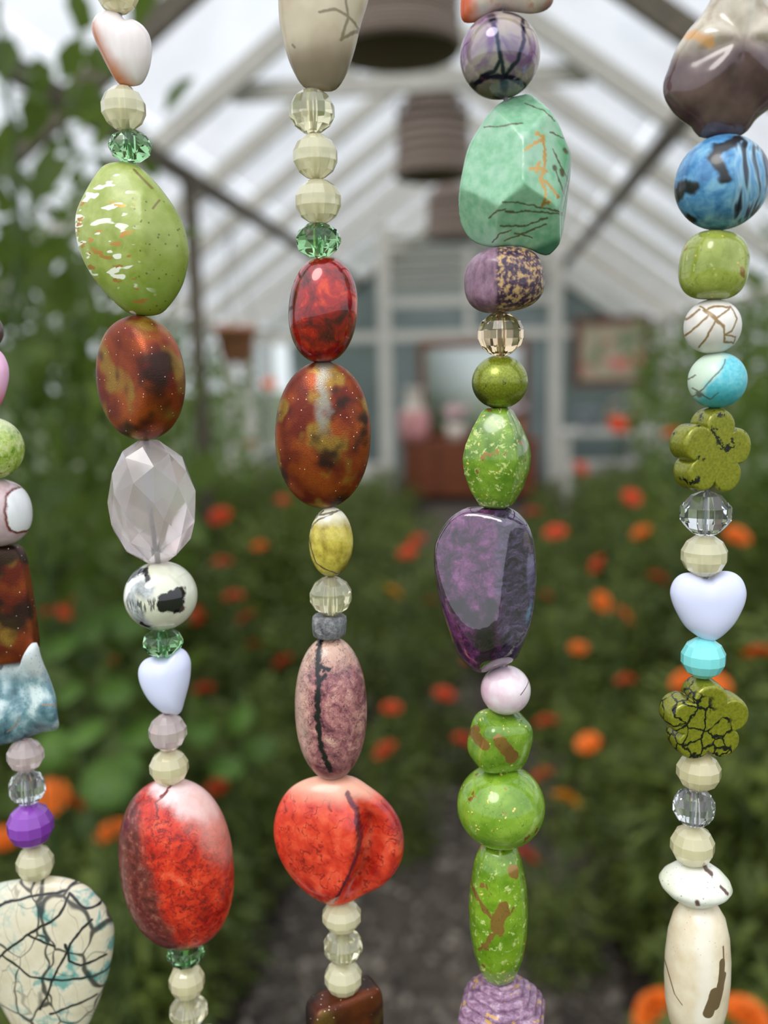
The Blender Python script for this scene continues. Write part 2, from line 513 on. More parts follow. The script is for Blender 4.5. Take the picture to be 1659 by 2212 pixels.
# framed picture in the right bay
pc = tag(empty('framed_picture', (1.32, YP - 0.09, 1.30)), 'dark framed picture of pink flowers in the right bay', 'picture')
for a, b in (((-0.40, -0.02, 0.0), (0.40, 0.02, 0.08)), ((-0.40, -0.02, 0.66), (0.40, 0.02, 0.74)), ((-0.40, -0.02, 0.08), (-0.32, 0.02, 0.66)), ((0.32, -0.02, 0.08), (0.40, 0.02, 0.66))):
    MB().box(a, b).build('frame_bar', M_brown if False else simple('dark_frame_wood', (92, 58, 44), 0.5, 0.15), pc)
t = NT('floral_print')
n1 = t.noise(scale=5.0, detail=1); n2 = t.noise(t.map(loc=(5, 3, 1)), 6.0, 2)
c = t.mix(t.rng(n1, 0.5, 0.6), (176, 164, 140), (120, 134, 104))
c = t.mix(t.rng(n2, 0.56, 0.64), c, (214, 118, 110))
MB().box((-0.32, -0.008, 0.08), (0.32, 0.0, 0.66)).build('print', t.done(t.pr(c, 0.6)), pc)

# potting bench in the right bay
tb = tag(empty('potting_bench', (1.25, 9.2, 0)), 'pale wooden potting bench under the framed picture', 'bench')
MB().box((-0.5, -0.25, 0.86), (0.5, 0.25, 0.90)).build('bench_top', M_white, tb)
MB().box((-0.47, -0.22, 0.30), (0.47, 0.22, 0.33)).build('lower_shelf', M_white, tb)
for x in (-0.46, 0.46):
    for y in (-0.2, 0.2):
        MB().box((x - 0.03, y - 0.03, 0), (x + 0.03, y + 0.03, 0.86)).build('leg', M_white, tb)
t = NT('pale_wicker')
wv = t.wave(scale=30, dist=1.0, dirn='Z')
M_wick2 = t.done(t.pr(t.ramp(wv, [(0.2, (150, 128, 96)), (0.8, (206, 186, 150))]), 0.7, normal=t.bump(wv, 0.6, 0.01)))
bk = tag(empty('basket', (1.36, 9.15, 0.90)), 'pale wicker basket on the potting bench', 'basket')
MB().lathe([(0, 0), (0.15, 0), (0.19, 0.15), (0.2, 0.16), (0.18, 0.16), (0.14, 0.02), (0, 0.02)], 24).build('bowl', M_wick2, bk, smooth=True)
MB().tube([(-0.18, 0, 0.15), (-0.14, 0, 0.27), (0, 0, 0.32), (0.14, 0, 0.27), (0.18, 0, 0.15)], 0.012, 6).build('handle', M_wick2, bk)
M_zinc = simple('zinc', (150, 158, 165), 0.45, 0.1, 3, metal=0.6)
bu = tag(empty('bucket', (1.0, 9.12, 0.90)), 'grey zinc bucket on the potting bench beside the basket', 'bucket')
MB().lathe([(0, 0), (0.09, 0), (0.12, 0.2), (0.125, 0.21), (0.11, 0.2), (0.085, 0.02), (0, 0.02)], 24).build('pail', M_zinc, bu, smooth=True)
MB().tube([(-0.12, 0, 0.2), (-0.09, -0.06, 0.14), (0, -0.12, 0.11), (0.09, -0.06, 0.14), (0.12, 0, 0.2)], 0.005, 6).build('handle', M_zinc, bu)

# wicker lamp shades under the ridge
t = NT('grey_brown_wicker')
w1 = t.wave(scale=26, dist=1.2, dirn='Z', dscale=3)
w2 = t.noise(t.map(scale=(1, 1, 5)), 9, 4)
M_wick = t.done(t.pr(t.mix(w2, t.ramp(w1, [(0.2, (112, 98, 88)), (0.8, (176, 160, 148))]), (150, 128, 118)), 0.8, normal=t.bump(w1, 0.7, 0.01)))
M_wickin = simple('dark_wicker_lining', (58, 48, 42), 0.9)
for k, (y, ht, lab) in enumerate(((3.0, 0.42, 'large grey brown wicker lamp shade nearest under the roof ridge'),
                                  (4.94, 0.42, 'grey brown wicker lamp shade second in the row under the ridge'),
                                  (7.4, 0.40, 'small dark wicker lamp shade farthest along the ridge'))):
    e = tag(empty('pendant_lamp', (-0.27, y, 2.55)), lab, 'lamp', 'wicker lamps under the ridge')
    sh = MB().lathe([(0.195, 0.0), (0.205, 0.02), (0.195, 0.05), (0.185, ht * 0.6), (0.13, ht), (0.05, ht + 0.03),
                     (0.05, ht + 0.02), (0.12, ht - 0.02), (0.172, ht * 0.6), (0.18, 0.02)], 40, closed=True).build('lamp_shade', M_wick, e, smooth=True)
    for q in range(7):
        z = 0.05 + q * 0.05
        MB().lathe([(0.192 - 0.0003 * q, z - 0.012), (0.200 - 0.002 * q, z), (0.192 - 0.002 * q, z + 0.012), (0.185 - 0.002 * q, z)], 40, closed=True).build('woven_band', M_wick, sh, smooth=True)
    MB().tube([(0, 0, ht), (0, 0, slope_z(-0.27) - 2.55 - 0.05)], 0.006, 6).build('cord', M_knob, e)
    MB().lathe([(0, 0.12), (0.03, 0.14), (0.035, 0.18), (0.02, 0.24), (0.02, ht), (0, ht)], 16).build('bulb_holder', M_wickin, e, smooth=True)

# hanging terracotta pot on the left
hp = tag(empty('hanging_pot', (-1.36, 4.9, 1.62)), 'peach terracotta pot hanging from the left purlin', 'plant pot')
MB().lathe([(0, 0), (0.07, 0), (0.11, 0.17), (0.12, 0.17), (0.12, 0.2), (0.1, 0.2), (0.09, 0.05), (0, 0.04)], 24).build('pot', M_terra, hp, smooth=True)
for a in range(3):
    MB().tube([(0.11 * math.cos(a * 2.09), 0.11 * math.sin(a * 2.09), 0.19), (0, 0, 0.7), (-0.26, 0, 1.02)], 0.003, 5).build('cord', M_knob, hp)
# ------------------------------------------------------------------ plants
def leaf_mat(name, c0, c1, trans=0.35, rough=0.5):
    t = NT(name)
    nz = t.noise(scale=7, detail=3)
    c = t.mix(t.rnd(), t.ramp(nz, [(0.3, c0), (0.7, c1)]), t.ramp(nz, [(0.3, tuple(v * 0.8 for v in c0)), (0.7, tuple(v * 0.85 for v in c1))]))
    p = t.pr(c, rough)
    tl = t.n('ShaderNodeBsdfTranslucent'); t.link(c, tl.inputs[0])
    mx = t.n('ShaderNodeMixShader'); mx.inputs[0].default_value = trans
    t.link(p, mx.inputs[1]); t.link(tl.outputs[0], mx.inputs[2])
    return t.done(mx.outputs[0])
M_mleaf = leaf_mat('marigold_green', (74, 94, 34), (140, 154, 70))
M_vleaf = leaf_mat('vine_green', (78, 106, 34), (136, 160, 72), 0.5)
M_nleaf = leaf_mat('nasturtium_green', (70, 112, 34), (120, 156, 62), 0.4)
M_stem = simple('plant_stem', (70, 90, 44), 0.7)
M_orange = simple('orange_petal', (238, 112, 14), 0.6, 0.12, 40)
M_red = simple('red_orange_petal', (212, 68, 20), 0.6, 0.15, 40)
M_yellow = simple('golden_petal', (236, 168, 26), 0.6, 0.12, 40)

def rot_to(d, roll):
    d = Vector(d).normalized()
    q = d.to_track_quat('X', 'Z')
    return np.array((q.to_matrix() @ Matrix.Rotation(roll, 3, 'X')))

def leaf_cloud(rng, n, rx, rz, z0, ln, wd, tilt=0.5, tall=False):
    V = []; F = []
    for k in range(n):
        a = rng.uniform(0, 6.283)
        u = rng.random() ** 0.5
        zz = rng.random()
        prof = math.sin(math.pi * min(0.97, 0.12 + 0.83 * zz)) ** 0.5 if not tall else 1.0
        r = rx * u * prof
        p = np.array([r * math.cos(a), r * math.sin(a), z0 + rz * zz])
        d = (math.cos(a + rng.gauss(0, 0.7)), math.sin(a + rng.gauss(0, 0.7)), rng.gauss(0.15, tilt))
        R = rot_to(d, rng.gauss(0, 0.6))
        L = ln * rng.uniform(0.6, 1.25); W_ = wd * rng.uniform(0.7, 1.2)
        loc = np.array([[0, 0, 0], [0.35 * L, 0.5 * W_, 0.06 * L], [0.38 * L, 0, -0.03 * L], [0.35 * L, -0.5 * W_, 0.06 * L], [0.75 * L, 0.36 * W_, 0.0], [0.75 * L, -0.36 * W_, 0.0], [L, 0, -0.1 * L]])
        b = len(V)
        V += list(loc @ R.T + p)
        F += [(b, b + 2, b + 1), (b, b + 3, b + 2), (b + 1, b + 2, b + 6, b + 4), (b + 2, b + 3, b + 5, b + 6)]
    return V, F

PR = random.Random(3)
FOL = []                                           # marigold foliage, unit height 1
for k in range(5):
    V, F = leaf_cloud(PR, 430, 0.36, 0.92, 0.04, 0.13, 0.040)
    me = mesh_of('foliage', V, F, False); me.materials.append(M_mleaf); FOL.append(me)
VIN = []
for k in range(4):
    V, F = leaf_cloud(PR, 420, 0.20, 0.98, 0.02, 0.052, 0.036, 0.7, True)
    me = mesh_of('foliage', V, F, False); me.materials.append(M_vleaf); VIN.append(me)
def flower_mesh():
    V = []; F = []
    for ring, (rr, zz, n, ln) in enumerate(((0.30, 0.0, 13, 0.72), (0.22, 0.16, 12, 0.62), (0.12, 0.30, 10, 0.5), (0.04, 0.40, 8, 0.34))):
        for k in range(n):
            a = 2 * math.pi * (k + 0.5 * (ring % 2)) / n
            R = np.array([[math.cos(a), -math.sin(a), 0], [math.sin(a), math.cos(a), 0], [0, 0, 1]])
            wv = 0.22
            loc = np.array([[rr, -0.07, zz], [rr, 0.07, zz], [rr + ln * 0.8, wv, zz + 0.13], [rr + ln, 0.0, zz + 0.02], [rr + ln * 0.8, -wv, zz + 0.13]])
            b = len(V); V += list(loc @ R.T); F.append((b, b + 1, b + 2, b + 3, b + 4))
    return mesh_of('flower_head', V, F, False)
FLM = {}
for key, m in (('o', M_orange), ('r', M_red), ('y', M_yellow)):
    me = flower_mesh(); me.materials.append(m); FLM[key] = me
cm = MB().lathe([(0.0, -0.32), (0.12, -0.3), (0.3, -0.02), (0.42, 0.06), (0.2, 0.1), (0, 0.1)], 10)
CAL = mesh_of('calyx', cm.V, cm.F, True, True); CAL.materials.append(M_stem)

# blooms seen in the photograph: pixel, apparent diameter, colour, depth along the house
BLOOMS = [(1200, 1150, 'r', 2.9), (1150, 1108, 'r', 3.6), (1365, 1075, 'r', 3.0), (1335, 918, 'r', 3.4), (1592, 1158, 'o', 2.7), (1642, 1415, 'o', 2.1), (1545, 1478, 'o', 2.2),
          (1478, 1470, 'o', 2.4), (1255, 1012, 'r', 4.2), (1385, 1150, 'o', 3.4), (1455, 940, 'o', 2.9), (1222, 1730, 'y', 2.1), (1172, 1680, 'o', 2.3), (1132, 1850, 'r', 2.2), (1270, 1605, 'o', 2.3),
          (1300, 1300, 'o', 3.2), (832, 1622, 'r', 2.6), (846, 1530, 'r', 2.7), (880, 1195, 'r', 3.1), (850, 1280, 'y', 3.3), (900, 1170, 'r', 3.6), (1000, 1600, 'r', 3.0), (1020, 1420, 'o', 3.4), (1410, 2180, 'o', 1.28),
          (1612, 2190, 'o', 1.25), (475, 1115, 'r', 2.9), (505, 1290, 'r', 2.6), (532, 1335, 'r', 2.7), (612, 1430, 'r', 2.9), (440, 1490, 'r', 2.8), (545, 1395, 'r', 3.3), (230, 1432, 'r', 2.3), (582, 830, 'o', 4.4),
          (155, 1312, 'r', 2.2), (118, 1325, 'r', 2.4), (110, 1722, 'o', 1.75), (152, 1737, 'o', 1.9), (242, 1797, 'o', 1.7), (4, 1812, 'o', 1.8), (212, 1140, 'y', 3.3), (350, 1500, 'o', 3.0), (1130, 1230, 'o', 3.9), (420, 1330, 'r', 3.4),
          (1345, 1330, 'o', 2.8), (1420, 1250, 'r', 3.2), (470, 1700, 'r', 2.3), (1180, 1560, 'r', 2.7), (960, 1500, 'r', 3.2), (1000, 1160, 'o', 4.4), (480, 1215, 'r', 3.4), (350, 1180, 'r', 3.5), (1290, 1220, 'r', 3.6), (1350, 1470, 'r', 2.9), (1560, 1000, 'r', 3.5), (930, 1300, 'r', 4.2), (1250, 1400, 'o', 3.3), (560, 1180, 'o', 4.2), (700, 1420, 'r', 3.4), (1085, 1330, 'o', 4.4), (610, 1080, 'r', 5.0), (540, 960, 'o', 5.2), (1180, 1290, 'r', 4.6)]
GRP_M = 'blurred marigold plants in the beds'
CNAME = {'o': 'orange', 'r': 'red orange', 'y': 'golden yellow'}
def foliage_plant(x, y, h, k, label, extra=0.0):
    e = tag(empty('marigold_plant', (x, y, 0), PR.uniform(0, 6.28)), label, 'plant', GRP_M)
    obj('foliage', FOL[k % 5], None, e, sc=(h * 0.95 + extra, h * 0.95 + extra, h))
    return e
BLP = [(px, py, d) for px, py, c, d in BLOOMS]
def clear_of_blooms(x, y, h):
    while h > 0.2:
        tp = proj((x, y, h)); rad = 0.30 * h * FPX / max(y, 0.3) + 25
        if not any(d > y - 0.1 and abs(px - tp[0]) < rad and py > tp[1] - 30 for px, py, d in BLP): return h
        h -= 0.04
    return h
cells = {}
for px, py, c, d in BLOOMS:
    p = at_y(px, py, d)
    cells.setdefault((round(p[0] / 0.36), round(p[1] / 0.40)), []).append((p, c))
k = 0
for key, fl in cells.items():
    bx = float(np.mean([p[0] for p, c in fl])); by = float(np.mean([p[1] for p, c in fl])) + 0.05
    top = min(max(p[2] for p, c in fl), 1.45)
    cols = sorted(set(c for p, c in fl))
    many = len(fl) > 1
    mx_, my_ = proj(np.mean([p for p, c in fl], axis=0))
    gap_ = 'left of the second strand' if mx_ < 290 else 'between second and middle strands' if mx_ < 710 else 'between middle and fourth strands' if mx_ < 1080 else 'between fourth and rightmost strands' if mx_ < 1530 else 'right of the rightmost strand'
    lev_ = 'by copper ovals' if my_ < 950 else 'by rose quartz' if my_ < 1220 else 'by swirl bead' if my_ < 1390 else 'by sideways heart' if my_ < 1660 else 'by red egg' if my_ < 2050 else 'at bottom edge'
    lab = 'marigold, %s %s bloom%s, ' + gap_ + ', ' + lev_
    lab = lab % ({1: 'one', 2: 'two', 3: 'three'}.get(len(fl), 'several'), ' and '.join(CNAME[c] for c in cols), 's' if many else '')
    e = foliage_plant(bx, by, max(0.25, clear_of_blooms(bx, by, top - 0.04)), k, lab)
    e.rotation_euler = (0, 0, 0)
    for p, c in fl:
        q = Vector((p[0] - bx, p[1] - by, p[2]))
        MB().tube([(0.3 * q.x, 0.3 * q.y, 0.0), (0.7 * q.x, 0.7 * q.y, q.z * 0.6), (q.x, q.y, q.z - 0.006)], [0.006, 0.005, 0.003], 6).build('stem', M_stem, e)
        rot = (PR.uniform(-0.5, 0.9), PR.uniform(-0.5, 0.5), PR.uniform(0, 6))
        fo = obj('flower_head', FLM[c], None, e, loc=q, rot=rot, sc=0.037 * PR.uniform(0.9, 1.15))
        obj('calyx', CAL, None, fo)
    k += 1
# filler plants of the two beds
for side in (-1, 1):
    y = 1.15
    while y < 9.6:
        if side < 0: xs = np.arange(-0.80, -2.5, -0.36)
        else: xs = np.arange(0.55, 1.8, 0.36)
        for i, x in enumerate(xs):
            xx = float(x) + PR.uniform(-0.09, 0.09); yy = y + PR.uniform(-0.12, 0.12)
            if abs(xx) / max(yy, 0.1) > 0.75 and yy < 3: continue
            h = (0.86 - 0.045 * y) * PR.uniform(0.85, 1.12)
            if y < 2.2: h *= 0.8
            h *= (0.75 if i == 0 else 1.0 + 0.08 * i)
            h = clear_of_blooms(xx, yy, h)
            if h < 0.22: continue
            foliage_plant(xx, yy, h, k, 'bushy green marigold plant without visible blooms in the flower bed', 0.08); k += 1
        y += 0.40
for x, y, h in ((-0.42, 4.3, 0.55), (0.12, 4.6, 0.55), (-0.25, 4.9, 0.5), (0.0, 5.3, 0.5), (-0.45, 5.2, 0.55), (0.2, 5.6, 0.5), (-0.2, 5.7, 0.45), (-0.5, 3.5, 0.5), (0.3, 3.7, 0.5), (-0.1, 6.4, 0.45), (0.25, 6.6, 0.45), (-0.45, 6.4, 0.5)):
    foliage_plant(x, y, h, k, 'low marigold plant sprawling over the far part of the gravel path', 0.12); k += 1

# tall climbers
def climber(x, y, h, k, label, wid=1.0):
    h = min(h, slope_z(x - math.copysign(0.3, -x), -0.15) if abs(x) > 1 else h)
    e = tag(empty('climbing_vine', (x, y, 0), PR.uniform(0, 6.28)), label, 'vine', 'tall climbing vines')
    obj('foliage', VIN[k % 4], None, e, sc=(1.35 * wid, 1.35 * wid, h) if False else (h * 0.8 * wid, h * 0.8 * wid, h))
    pts = [(0.05 * math.sin(q * 1.3), 0.05 * math.cos(q * 1.7), h * q / 6) for q in range(7)]
    MB().tube(pts, 0.008, 6).build('stem', M_stem, e)
LV = [(-1.16, 2.2, 2.50), (-1.35, 2.5, 2.30), (-1.75, 2.6, 2.1), (-1.60, 3.2, 2.25), (-1.98, 3.5, 2.2), (-1.85, 4.3, 2.2), (-2.2, 4.7, 1.95), (-2.2, 5.5, 1.9), (-2.22, 6.4, 1.9), (-2.22, 7.6, 1.8), (-1.62, 4.95, 1.7)]
ORD = ['first', 'second', 'third', 'fourth', 'fifth', 'sixth', 'seventh', 'eighth', 'ninth', 'tenth', 'eleventh', 'twelfth']
LV.sort(key=lambda q: q[1])
for i, (x, y, h) in enumerate(LV):
    climber(x, y, h, i, ORD[i] + ' tall vine along the left wall, counted from the bead strands')
RV = [(1.28, 3.5, 2.1), (0.98, 4.4, 1.75), (1.38, 3.9, 1.9), (1.5, 4.6, 2.0), (1.45, 5.4, 1.85), (1.52, 6.2, 1.9), (1.52, 7.2, 1.8), (1.5, 8.1, 1.7), (1.3, 3.1, 1.5)]
RV.sort(key=lambda q: q[1])
for i, (x, y, h) in enumerate(RV):
    climber(x, y, h, i + 2, ORD[i] + ' tall vine along the right wall, counted from the bead strands')

# round leaved nasturtiums at the lower left
dm = MB(); n = 10
V = [(0, 0, 0)] + [(math.cos(2 * math.pi * q / n), math.sin(2 * math.pi * q / n), 0.12 + 0.05 * math.sin(q * 2.3)) for q in range(n)]
V += [(x, y, z - 0.025) for x, y, z in V]
Fd = [(0, 1 + q, 1 + (q + 1) % n) for q in range(n)] + [(n + 1, n + 2 + (q + 1) % n, n + 2 + q) for q in range(n)]
Fd += [(1 + q, n + 2 + q, n + 2 + (q + 1) % n, 1 + (q + 1) % n) for q in range(n)]
NLF = mesh_of('leaf', V, Fd, True, True); NLF.materials.append(M_nleaf)
NP = [(190, 1370, 2.0, .06), (270, 1345, 2.05, .06), (130, 1400, 1.9, .05), (185, 1590, 1.55, .042), (235, 1695, 1.45, .05), (275, 1660, 1.5, .03), (150, 1500, 1.7, .035), (520, 1555, 2.2, .045), (490, 1660, 2.2, .05), (330, 1480, 2.1, .04),
      (560, 1620, 2.3, .05), (430, 1580, 2.2, .05), (120, 1620, 1.55, .04), (60, 1500, 1.7, .05), (300, 1590, 1.9, .05), (250, 1500, 1.9, .045), (60, 1400, 1.95, .05)]
grp = [NP[0:3], NP[3:7], NP[7:9] + NP[10:12], [NP[9], NP[14], NP[15]], [NP[12], NP[13], NP[16]]]
for gi, g in enumerate(grp):
    pts = [(at_y(a, b, d), s) for a, b, d, s in g]
    bx = float(np.mean([p[0] for p, s in pts])); by = float(np.mean([p[1] for p, s in pts]))
    e = tag(empty('nasturtium_plant', (bx, by, 0)), ['round leaved nasturtium just right of the copper tile bead', 'round leaved nasturtium right of the teal wavy bead and clear bead', 'round leaved nasturtium between the second and middle strands', 'round leaved nasturtium behind the second strand near the sideways heart', 'round leaved nasturtium mostly behind the leftmost strand'][gi], 'plant', 'nasturtiums in the left bed')
    for p, s in pts:
        q = Vector((p[0] - bx, p[1] - by, p[2]))
        lf = obj('leaf', NLF, None, e, loc=q, rot=(PR.uniform(0.3, 0.9), PR.uniform(-0.3, 0.3), PR.uniform(-0.6, 0.6)), sc=s)
        MB().tube([(0.1 * q.x, 0.1 * q.y, 0), (0.6 * q.x, 0.6 * q.y + 0.02, 0.6 * q.z), (q.x, q.y, q.z - 0.004)], 0.003, 5).build('leaf_stalk', M_stem, e)
# ------------------------------------------------------------------ beads: shapes (local unit: 100 pixels of the photograph)
def rotz(V, a):
    c, s = math.cos(a), math.sin(a)
    return V @ np.array([[c, s, 0], [-s, c, 0], [0, 0, 1]])
def roty(V, a):                                   # a > 0 turns clockwise as seen from the front
    c, s = math.cos(a), math.sin(a)
    return V @ np.array([[c, 0, -s], [0, 1, 0], [s, 0, c]])
def rotx(V, a):
    c, s = math.cos(a), math.sin(a)
    return V @ np.array([[1, 0, 0], [0, c, s], [0, -s, c]])

def sh_lathe(prof, seg=48, bore=0.0, smooth=True, depth=1.0, poly=0.0, polyn=8, twist=0.0, tilt=0.0, yaw=0.0):
    def f(b):
        hw, hh = b.w / 200, b.h / 200
        P = [(max(r, 0.0) * hw, z * hh) for r, z in prof]
        if bore:
            br = bore
            P = [(br, P[0][1])] + [(max(r, br * 1.02), z) for r, z in P] + [(br, P[-1][1])]
        V = []
        for r, z in P:
            for k in range(seg):
                t = 2 * math.pi * (k + 0.5) / seg + twist * z
                rr = r
                if poly:
                    a = math.pi / polyn
                    tt = (t % (2 * a)) - a
                    rr = r * ((1 - poly) + poly * math.cos(a) / math.cos(tt))
                V.append((rr * math.cos(t), rr * math.sin(t) * depth, z))
        F = []
        m = len(P)
        for i in range(m - 1 + (1 if bore else 0)):
            j = (i + 1) % m
            for k in range(seg):
                F.append((i * seg + k, i * seg + (k + 1) % seg, j * seg + (k + 1) % seg, j * seg + k))
        V = np.array(V)
        if not bore:
            F.append(tuple(range(seg))); F.append(tuple((m - 1) * seg + k for k in range(seg)))
        V = roty(rotz(V, yaw), tilt)
        return V, F, smooth
    return f

def ell_prof(p=2.0, n=26, cut=0.06):
    P = []
    for i in range(n + 1):
        a = math.pi / 2 - math.pi * i / n
        c, s = math.cos(a), math.sin(a)
        r = abs(c) ** (2 / p); z = math.copysign(abs(s) ** (2 / p), s)
        P.append((max(r, cut), z))
    return P
def sh_ell(p=2.0, depth=1.0, tilt=0.0, bore=0.0, seg=56, **kw):
    return sh_lathe(ell_prof(p), seg, bore, True, depth, tilt=tilt, **kw)
def sh_facet(seg=12, rings=(66, 40, 13, -13, -40, -66), bore=0.075, yaw=0.1, tilt=0.0):
    prof = [(0.22, 0.985)] + [(math.cos(math.radians(a)), math.sin(math.radians(a))) for a in rings] + [(0.22, -0.985)]
    return sh_lathe(prof, seg, bore, False, yaw=yaw, tilt=tilt)
def sh_crystal(n=9, yaw=0.0, tilt=0.0):
    rings = [(0.44, 1.0, 0.0), (0.86, 0.60, 0.5), (1.0, 0.13, 0.0), (1.0, -0.13, 0.0), (0.86, -0.60, 0.5), (0.44, -1.0, 0.0)]
    def f(b):
        hw, hh = b.w / 200, b.h / 200
        V = []; F = []
        for r, z, o in rings:
            for k in range(n):
                t = 2 * math.pi * (k + o) / n
                V.append((r * hw * math.cos(t), r * hw * math.sin(t), z * hh))
        bi = len(V)
        for z in (1.0, -1.0):
            for k in range(n):
                t = 2 * math.pi * k / n
                V.append((0.085 * math.cos(t), 0.085 * math.sin(t), z * hh))
        for i in range(5):
            oa, ob = rings[i][2], rings[i + 1][2]
            for k in range(n):
                a0, a1 = i * n + k, i * n + (k + 1) % n
                b0, b1 = (i + 1) * n + k, (i + 1) * n + (k + 1) % n
                if oa == ob: F.append((a0, a1, b1, b0))
                elif ob > oa: F += [(a0, a1, b0), (a1, b1, b0)]
                else: F += [(a0, a1, b1), (a0, b1, b0)]
        for k in range(n):
            k1 = (k + 1) % n
            F.append((k, bi + k, bi + k1, k1))
            F.append((5 * n + k, 5 * n + k1, bi + n + k1, bi + n + k))
            F.append((bi + k, bi + n + k, bi + n + k1, bi + k1))
        return roty(rotz(np.array(V), yaw), tilt), F, False
    return f
def sh_super(p=4.0, dims=(1, 1, 1), yaw=0.0, tilt=0.0, pitch=0.0, n=36, cuts=(), lump=0.0):
    def f(b):
        hw, hh = b.w / 200, b.h / 200
        V = []; F = []
        m = 2 * n
        for i in range(n + 1):
            a = math.pi * (i + 0.0) / n
            a = min(max(a, 0.02), math.pi - 0.02)
            for k in range(m):
                t = 2 * math.pi * k / m
                d = np.array([math.sin(a) * math.cos(t), math.sin(a) * math.sin(t), math.cos(a)])
                r = (abs(d[0]) ** p + abs(d[1]) ** p + abs(d[2]) ** p) ** (-1 / p)
                if lump: r *= 1 + lump * math.sin(3 * d[0] + 1.3) * math.cos(2.6 * d[2] - 0.7) * math.cos(2.1 * d[1])
                v = d * r
                for nx, ny, nz, dd in cuts:
                    q = v[0] * nx + v[1] * ny + v[2] * nz - dd
                    if q > 0: v = v - q * 0.92 * np.array([nx, ny, nz])
                V.append(v * np.array([hw * dims[0], hw * dims[1], hh * dims[2]]))
        for i in range(n):
            for k in range(m):
                F.append((i * m + k, i * m + (k + 1) % m, (i + 1) * m + (k + 1) % m, (i + 1) * m + k))
        F.append(tuple(range(m))); F.append(tuple(n * m + k for k in range(m)))
        V = np.array(V)
        return roty(rotx(rotz(V, yaw), pitch), tilt), F, True
    return f
def smooth_closed(P, M):
    P = np.array(P, float); n = len(P); out = []
    seg = np.linalg.norm(np.roll(P, -1, 0) - P, axis=1); cum = np.concatenate([[0], np.cumsum(seg)])
    for q in np.linspace(0, cum[-1], M, endpoint=False):
        i = min(int(np.searchsorted(cum, q, 'right') - 1), n - 1); t = (q - cum[i]) / max(seg[i], 1e-9)
        p0, p1, p2, p3 = P[(i - 1) % n], P[i], P[(i + 1) % n], P[(i + 2) % n]
        out.append(0.5 * ((2 * p1) + (-p0 + p2) * t + (2 * p0 - 5 * p1 + 4 * p2 - p3) * t * t + (-p0 + 3 * p1 - 3 * p2 + p3) * t ** 3))
    return np.array(out)
def sh_inflate(pts, thick=0.45, n=2.0, m=2.0, M=96, K=20, ctr=None, soft=1.5, deform=None, yaw=0.0, tilt=0.0, cuts=(), px=True, smooth=True):
    """a puffed solid from an outline: real thickness front and back"""
    def f(b):
        O = smooth_closed(pts, M)
        if px: O = np.stack([(O[:, 0] - b.cx) / 100, (b.cy - O[:, 1]) / 100], 1)
        c = np.array(ctr if ctr is not None else (0.0, 0.0), float)
        if ctr is not None and px: c = np.array([(ctr[0] - b.cx) / 100, (b.cy - ctr[1]) / 100])
        S = O.copy()
        for _ in range(int(M * 0.9)): S = (np.roll(S, 1, 0) + 2 * S + np.roll(S, -1, 0)) / 4
        V = [(c[0], -thick, c[1])]; F = []
        front = []; 
        ts = [math.sin(math.pi / 2 * (k / K)) for k in range(1, K + 1)]
        def ring(tv, sgn):
            bl = tv ** soft
            P = c + tv * ((S - c) * (1 - bl) + (O - c) * bl)
            y = sgn * thick * max(0.0, 1 - tv ** n) ** (1 / m)
            return [(p[0], y, p[1]) for p in P]
        rows = []
        for tv in ts:
            rows.append(len(V)); V += ring(tv, -1)
        for tv in reversed(ts[:-1]):
            rows.append(len(V)); V += ring(tv, 1)
        V.append((c[0], thick, c[1]))
        for k in range(M):
            F.append((0, rows[0] + k, rows[0] + (k + 1) % M))
            F.append((len(V) - 1, rows[-1] + (k + 1) % M, rows[-1] + k))
        for a, d in zip(rows[:-1], rows[1:]):
            for k in range(M):
                F.append((a + k, d + k, d + (k + 1) % M, a + (k + 1) % M))
        V = np.array(V, float)
        for nx, ny, nz, dd in cuts:
            q = V @ np.array([nx, ny, nz]) - dd
            V = V - np.where(q > 0, q * 0.94, 0)[:, None] * np.array([nx, ny, nz])
        if deform is not None: V = deform(V)
        return roty(rotz(V, yaw), tilt), F, smooth
    return f
def sh_hull(npts=46, seed=1, depth=0.7, p=2.2):
    def f(b):
        R = random.Random(seed); bm = bmesh.new()
        for k in range(npts):
            z = 1 - 2 * (k + 0.5) / npts; r = math.sqrt(1 - z * z); t = k * 2.39996 + R.uniform(-0.15, 0.15)
            z += R.uniform(-0.05, 0.05)
            d = np.array([r * math.cos(t), r * math.sin(t), z]); d = d / (np.sum(np.abs(d) ** p)) ** (1 / p)
            bm.verts.new(d * np.array([b.w / 200, b.w / 200 * depth, b.h / 200]))
        for z in (1, -1):
            for k in range(6): bm.verts.new((0.22 * math.cos(k * 1.05), 0.22 * math.sin(k * 1.05) * depth, z * b.h / 200))
        bmesh.ops.convex_hull(bm, input=bm.verts)
        bm.verts.index_update()
        lv = [v for v in bm.verts if v.link_faces]
        ix = {v: i for i, v in enumerate(lv)}
        V = np.array([v.co[:] for v in lv]); F = [tuple(ix[v] for v in fc.verts) for fc in bm.faces]
        bm.free()
        return V, F, False
    return f
def sh_heart(thick=0.35, yaw=0.0, tilt=0.0):
    P = [(175, 870), (200, 790), (260, 735), (340, 722), (400, 740), (448, 765), (490, 765), (530, 730), (600, 708), (680, 720), (745, 770), (780, 850), (782, 920), (760, 1000), (700, 1120), (620, 1210), (560, 1255), (510, 1268), (460, 1260), (380, 1215), (300, 1150), (230, 1040), (190, 950)]
    return sh_inflate([((x - 478) / 368.7, (988 - z) / 368.7) for x, z in P], thick, ctr=(0.0, 0.02), px=False, yaw=yaw, tilt=tilt, n=3.0)
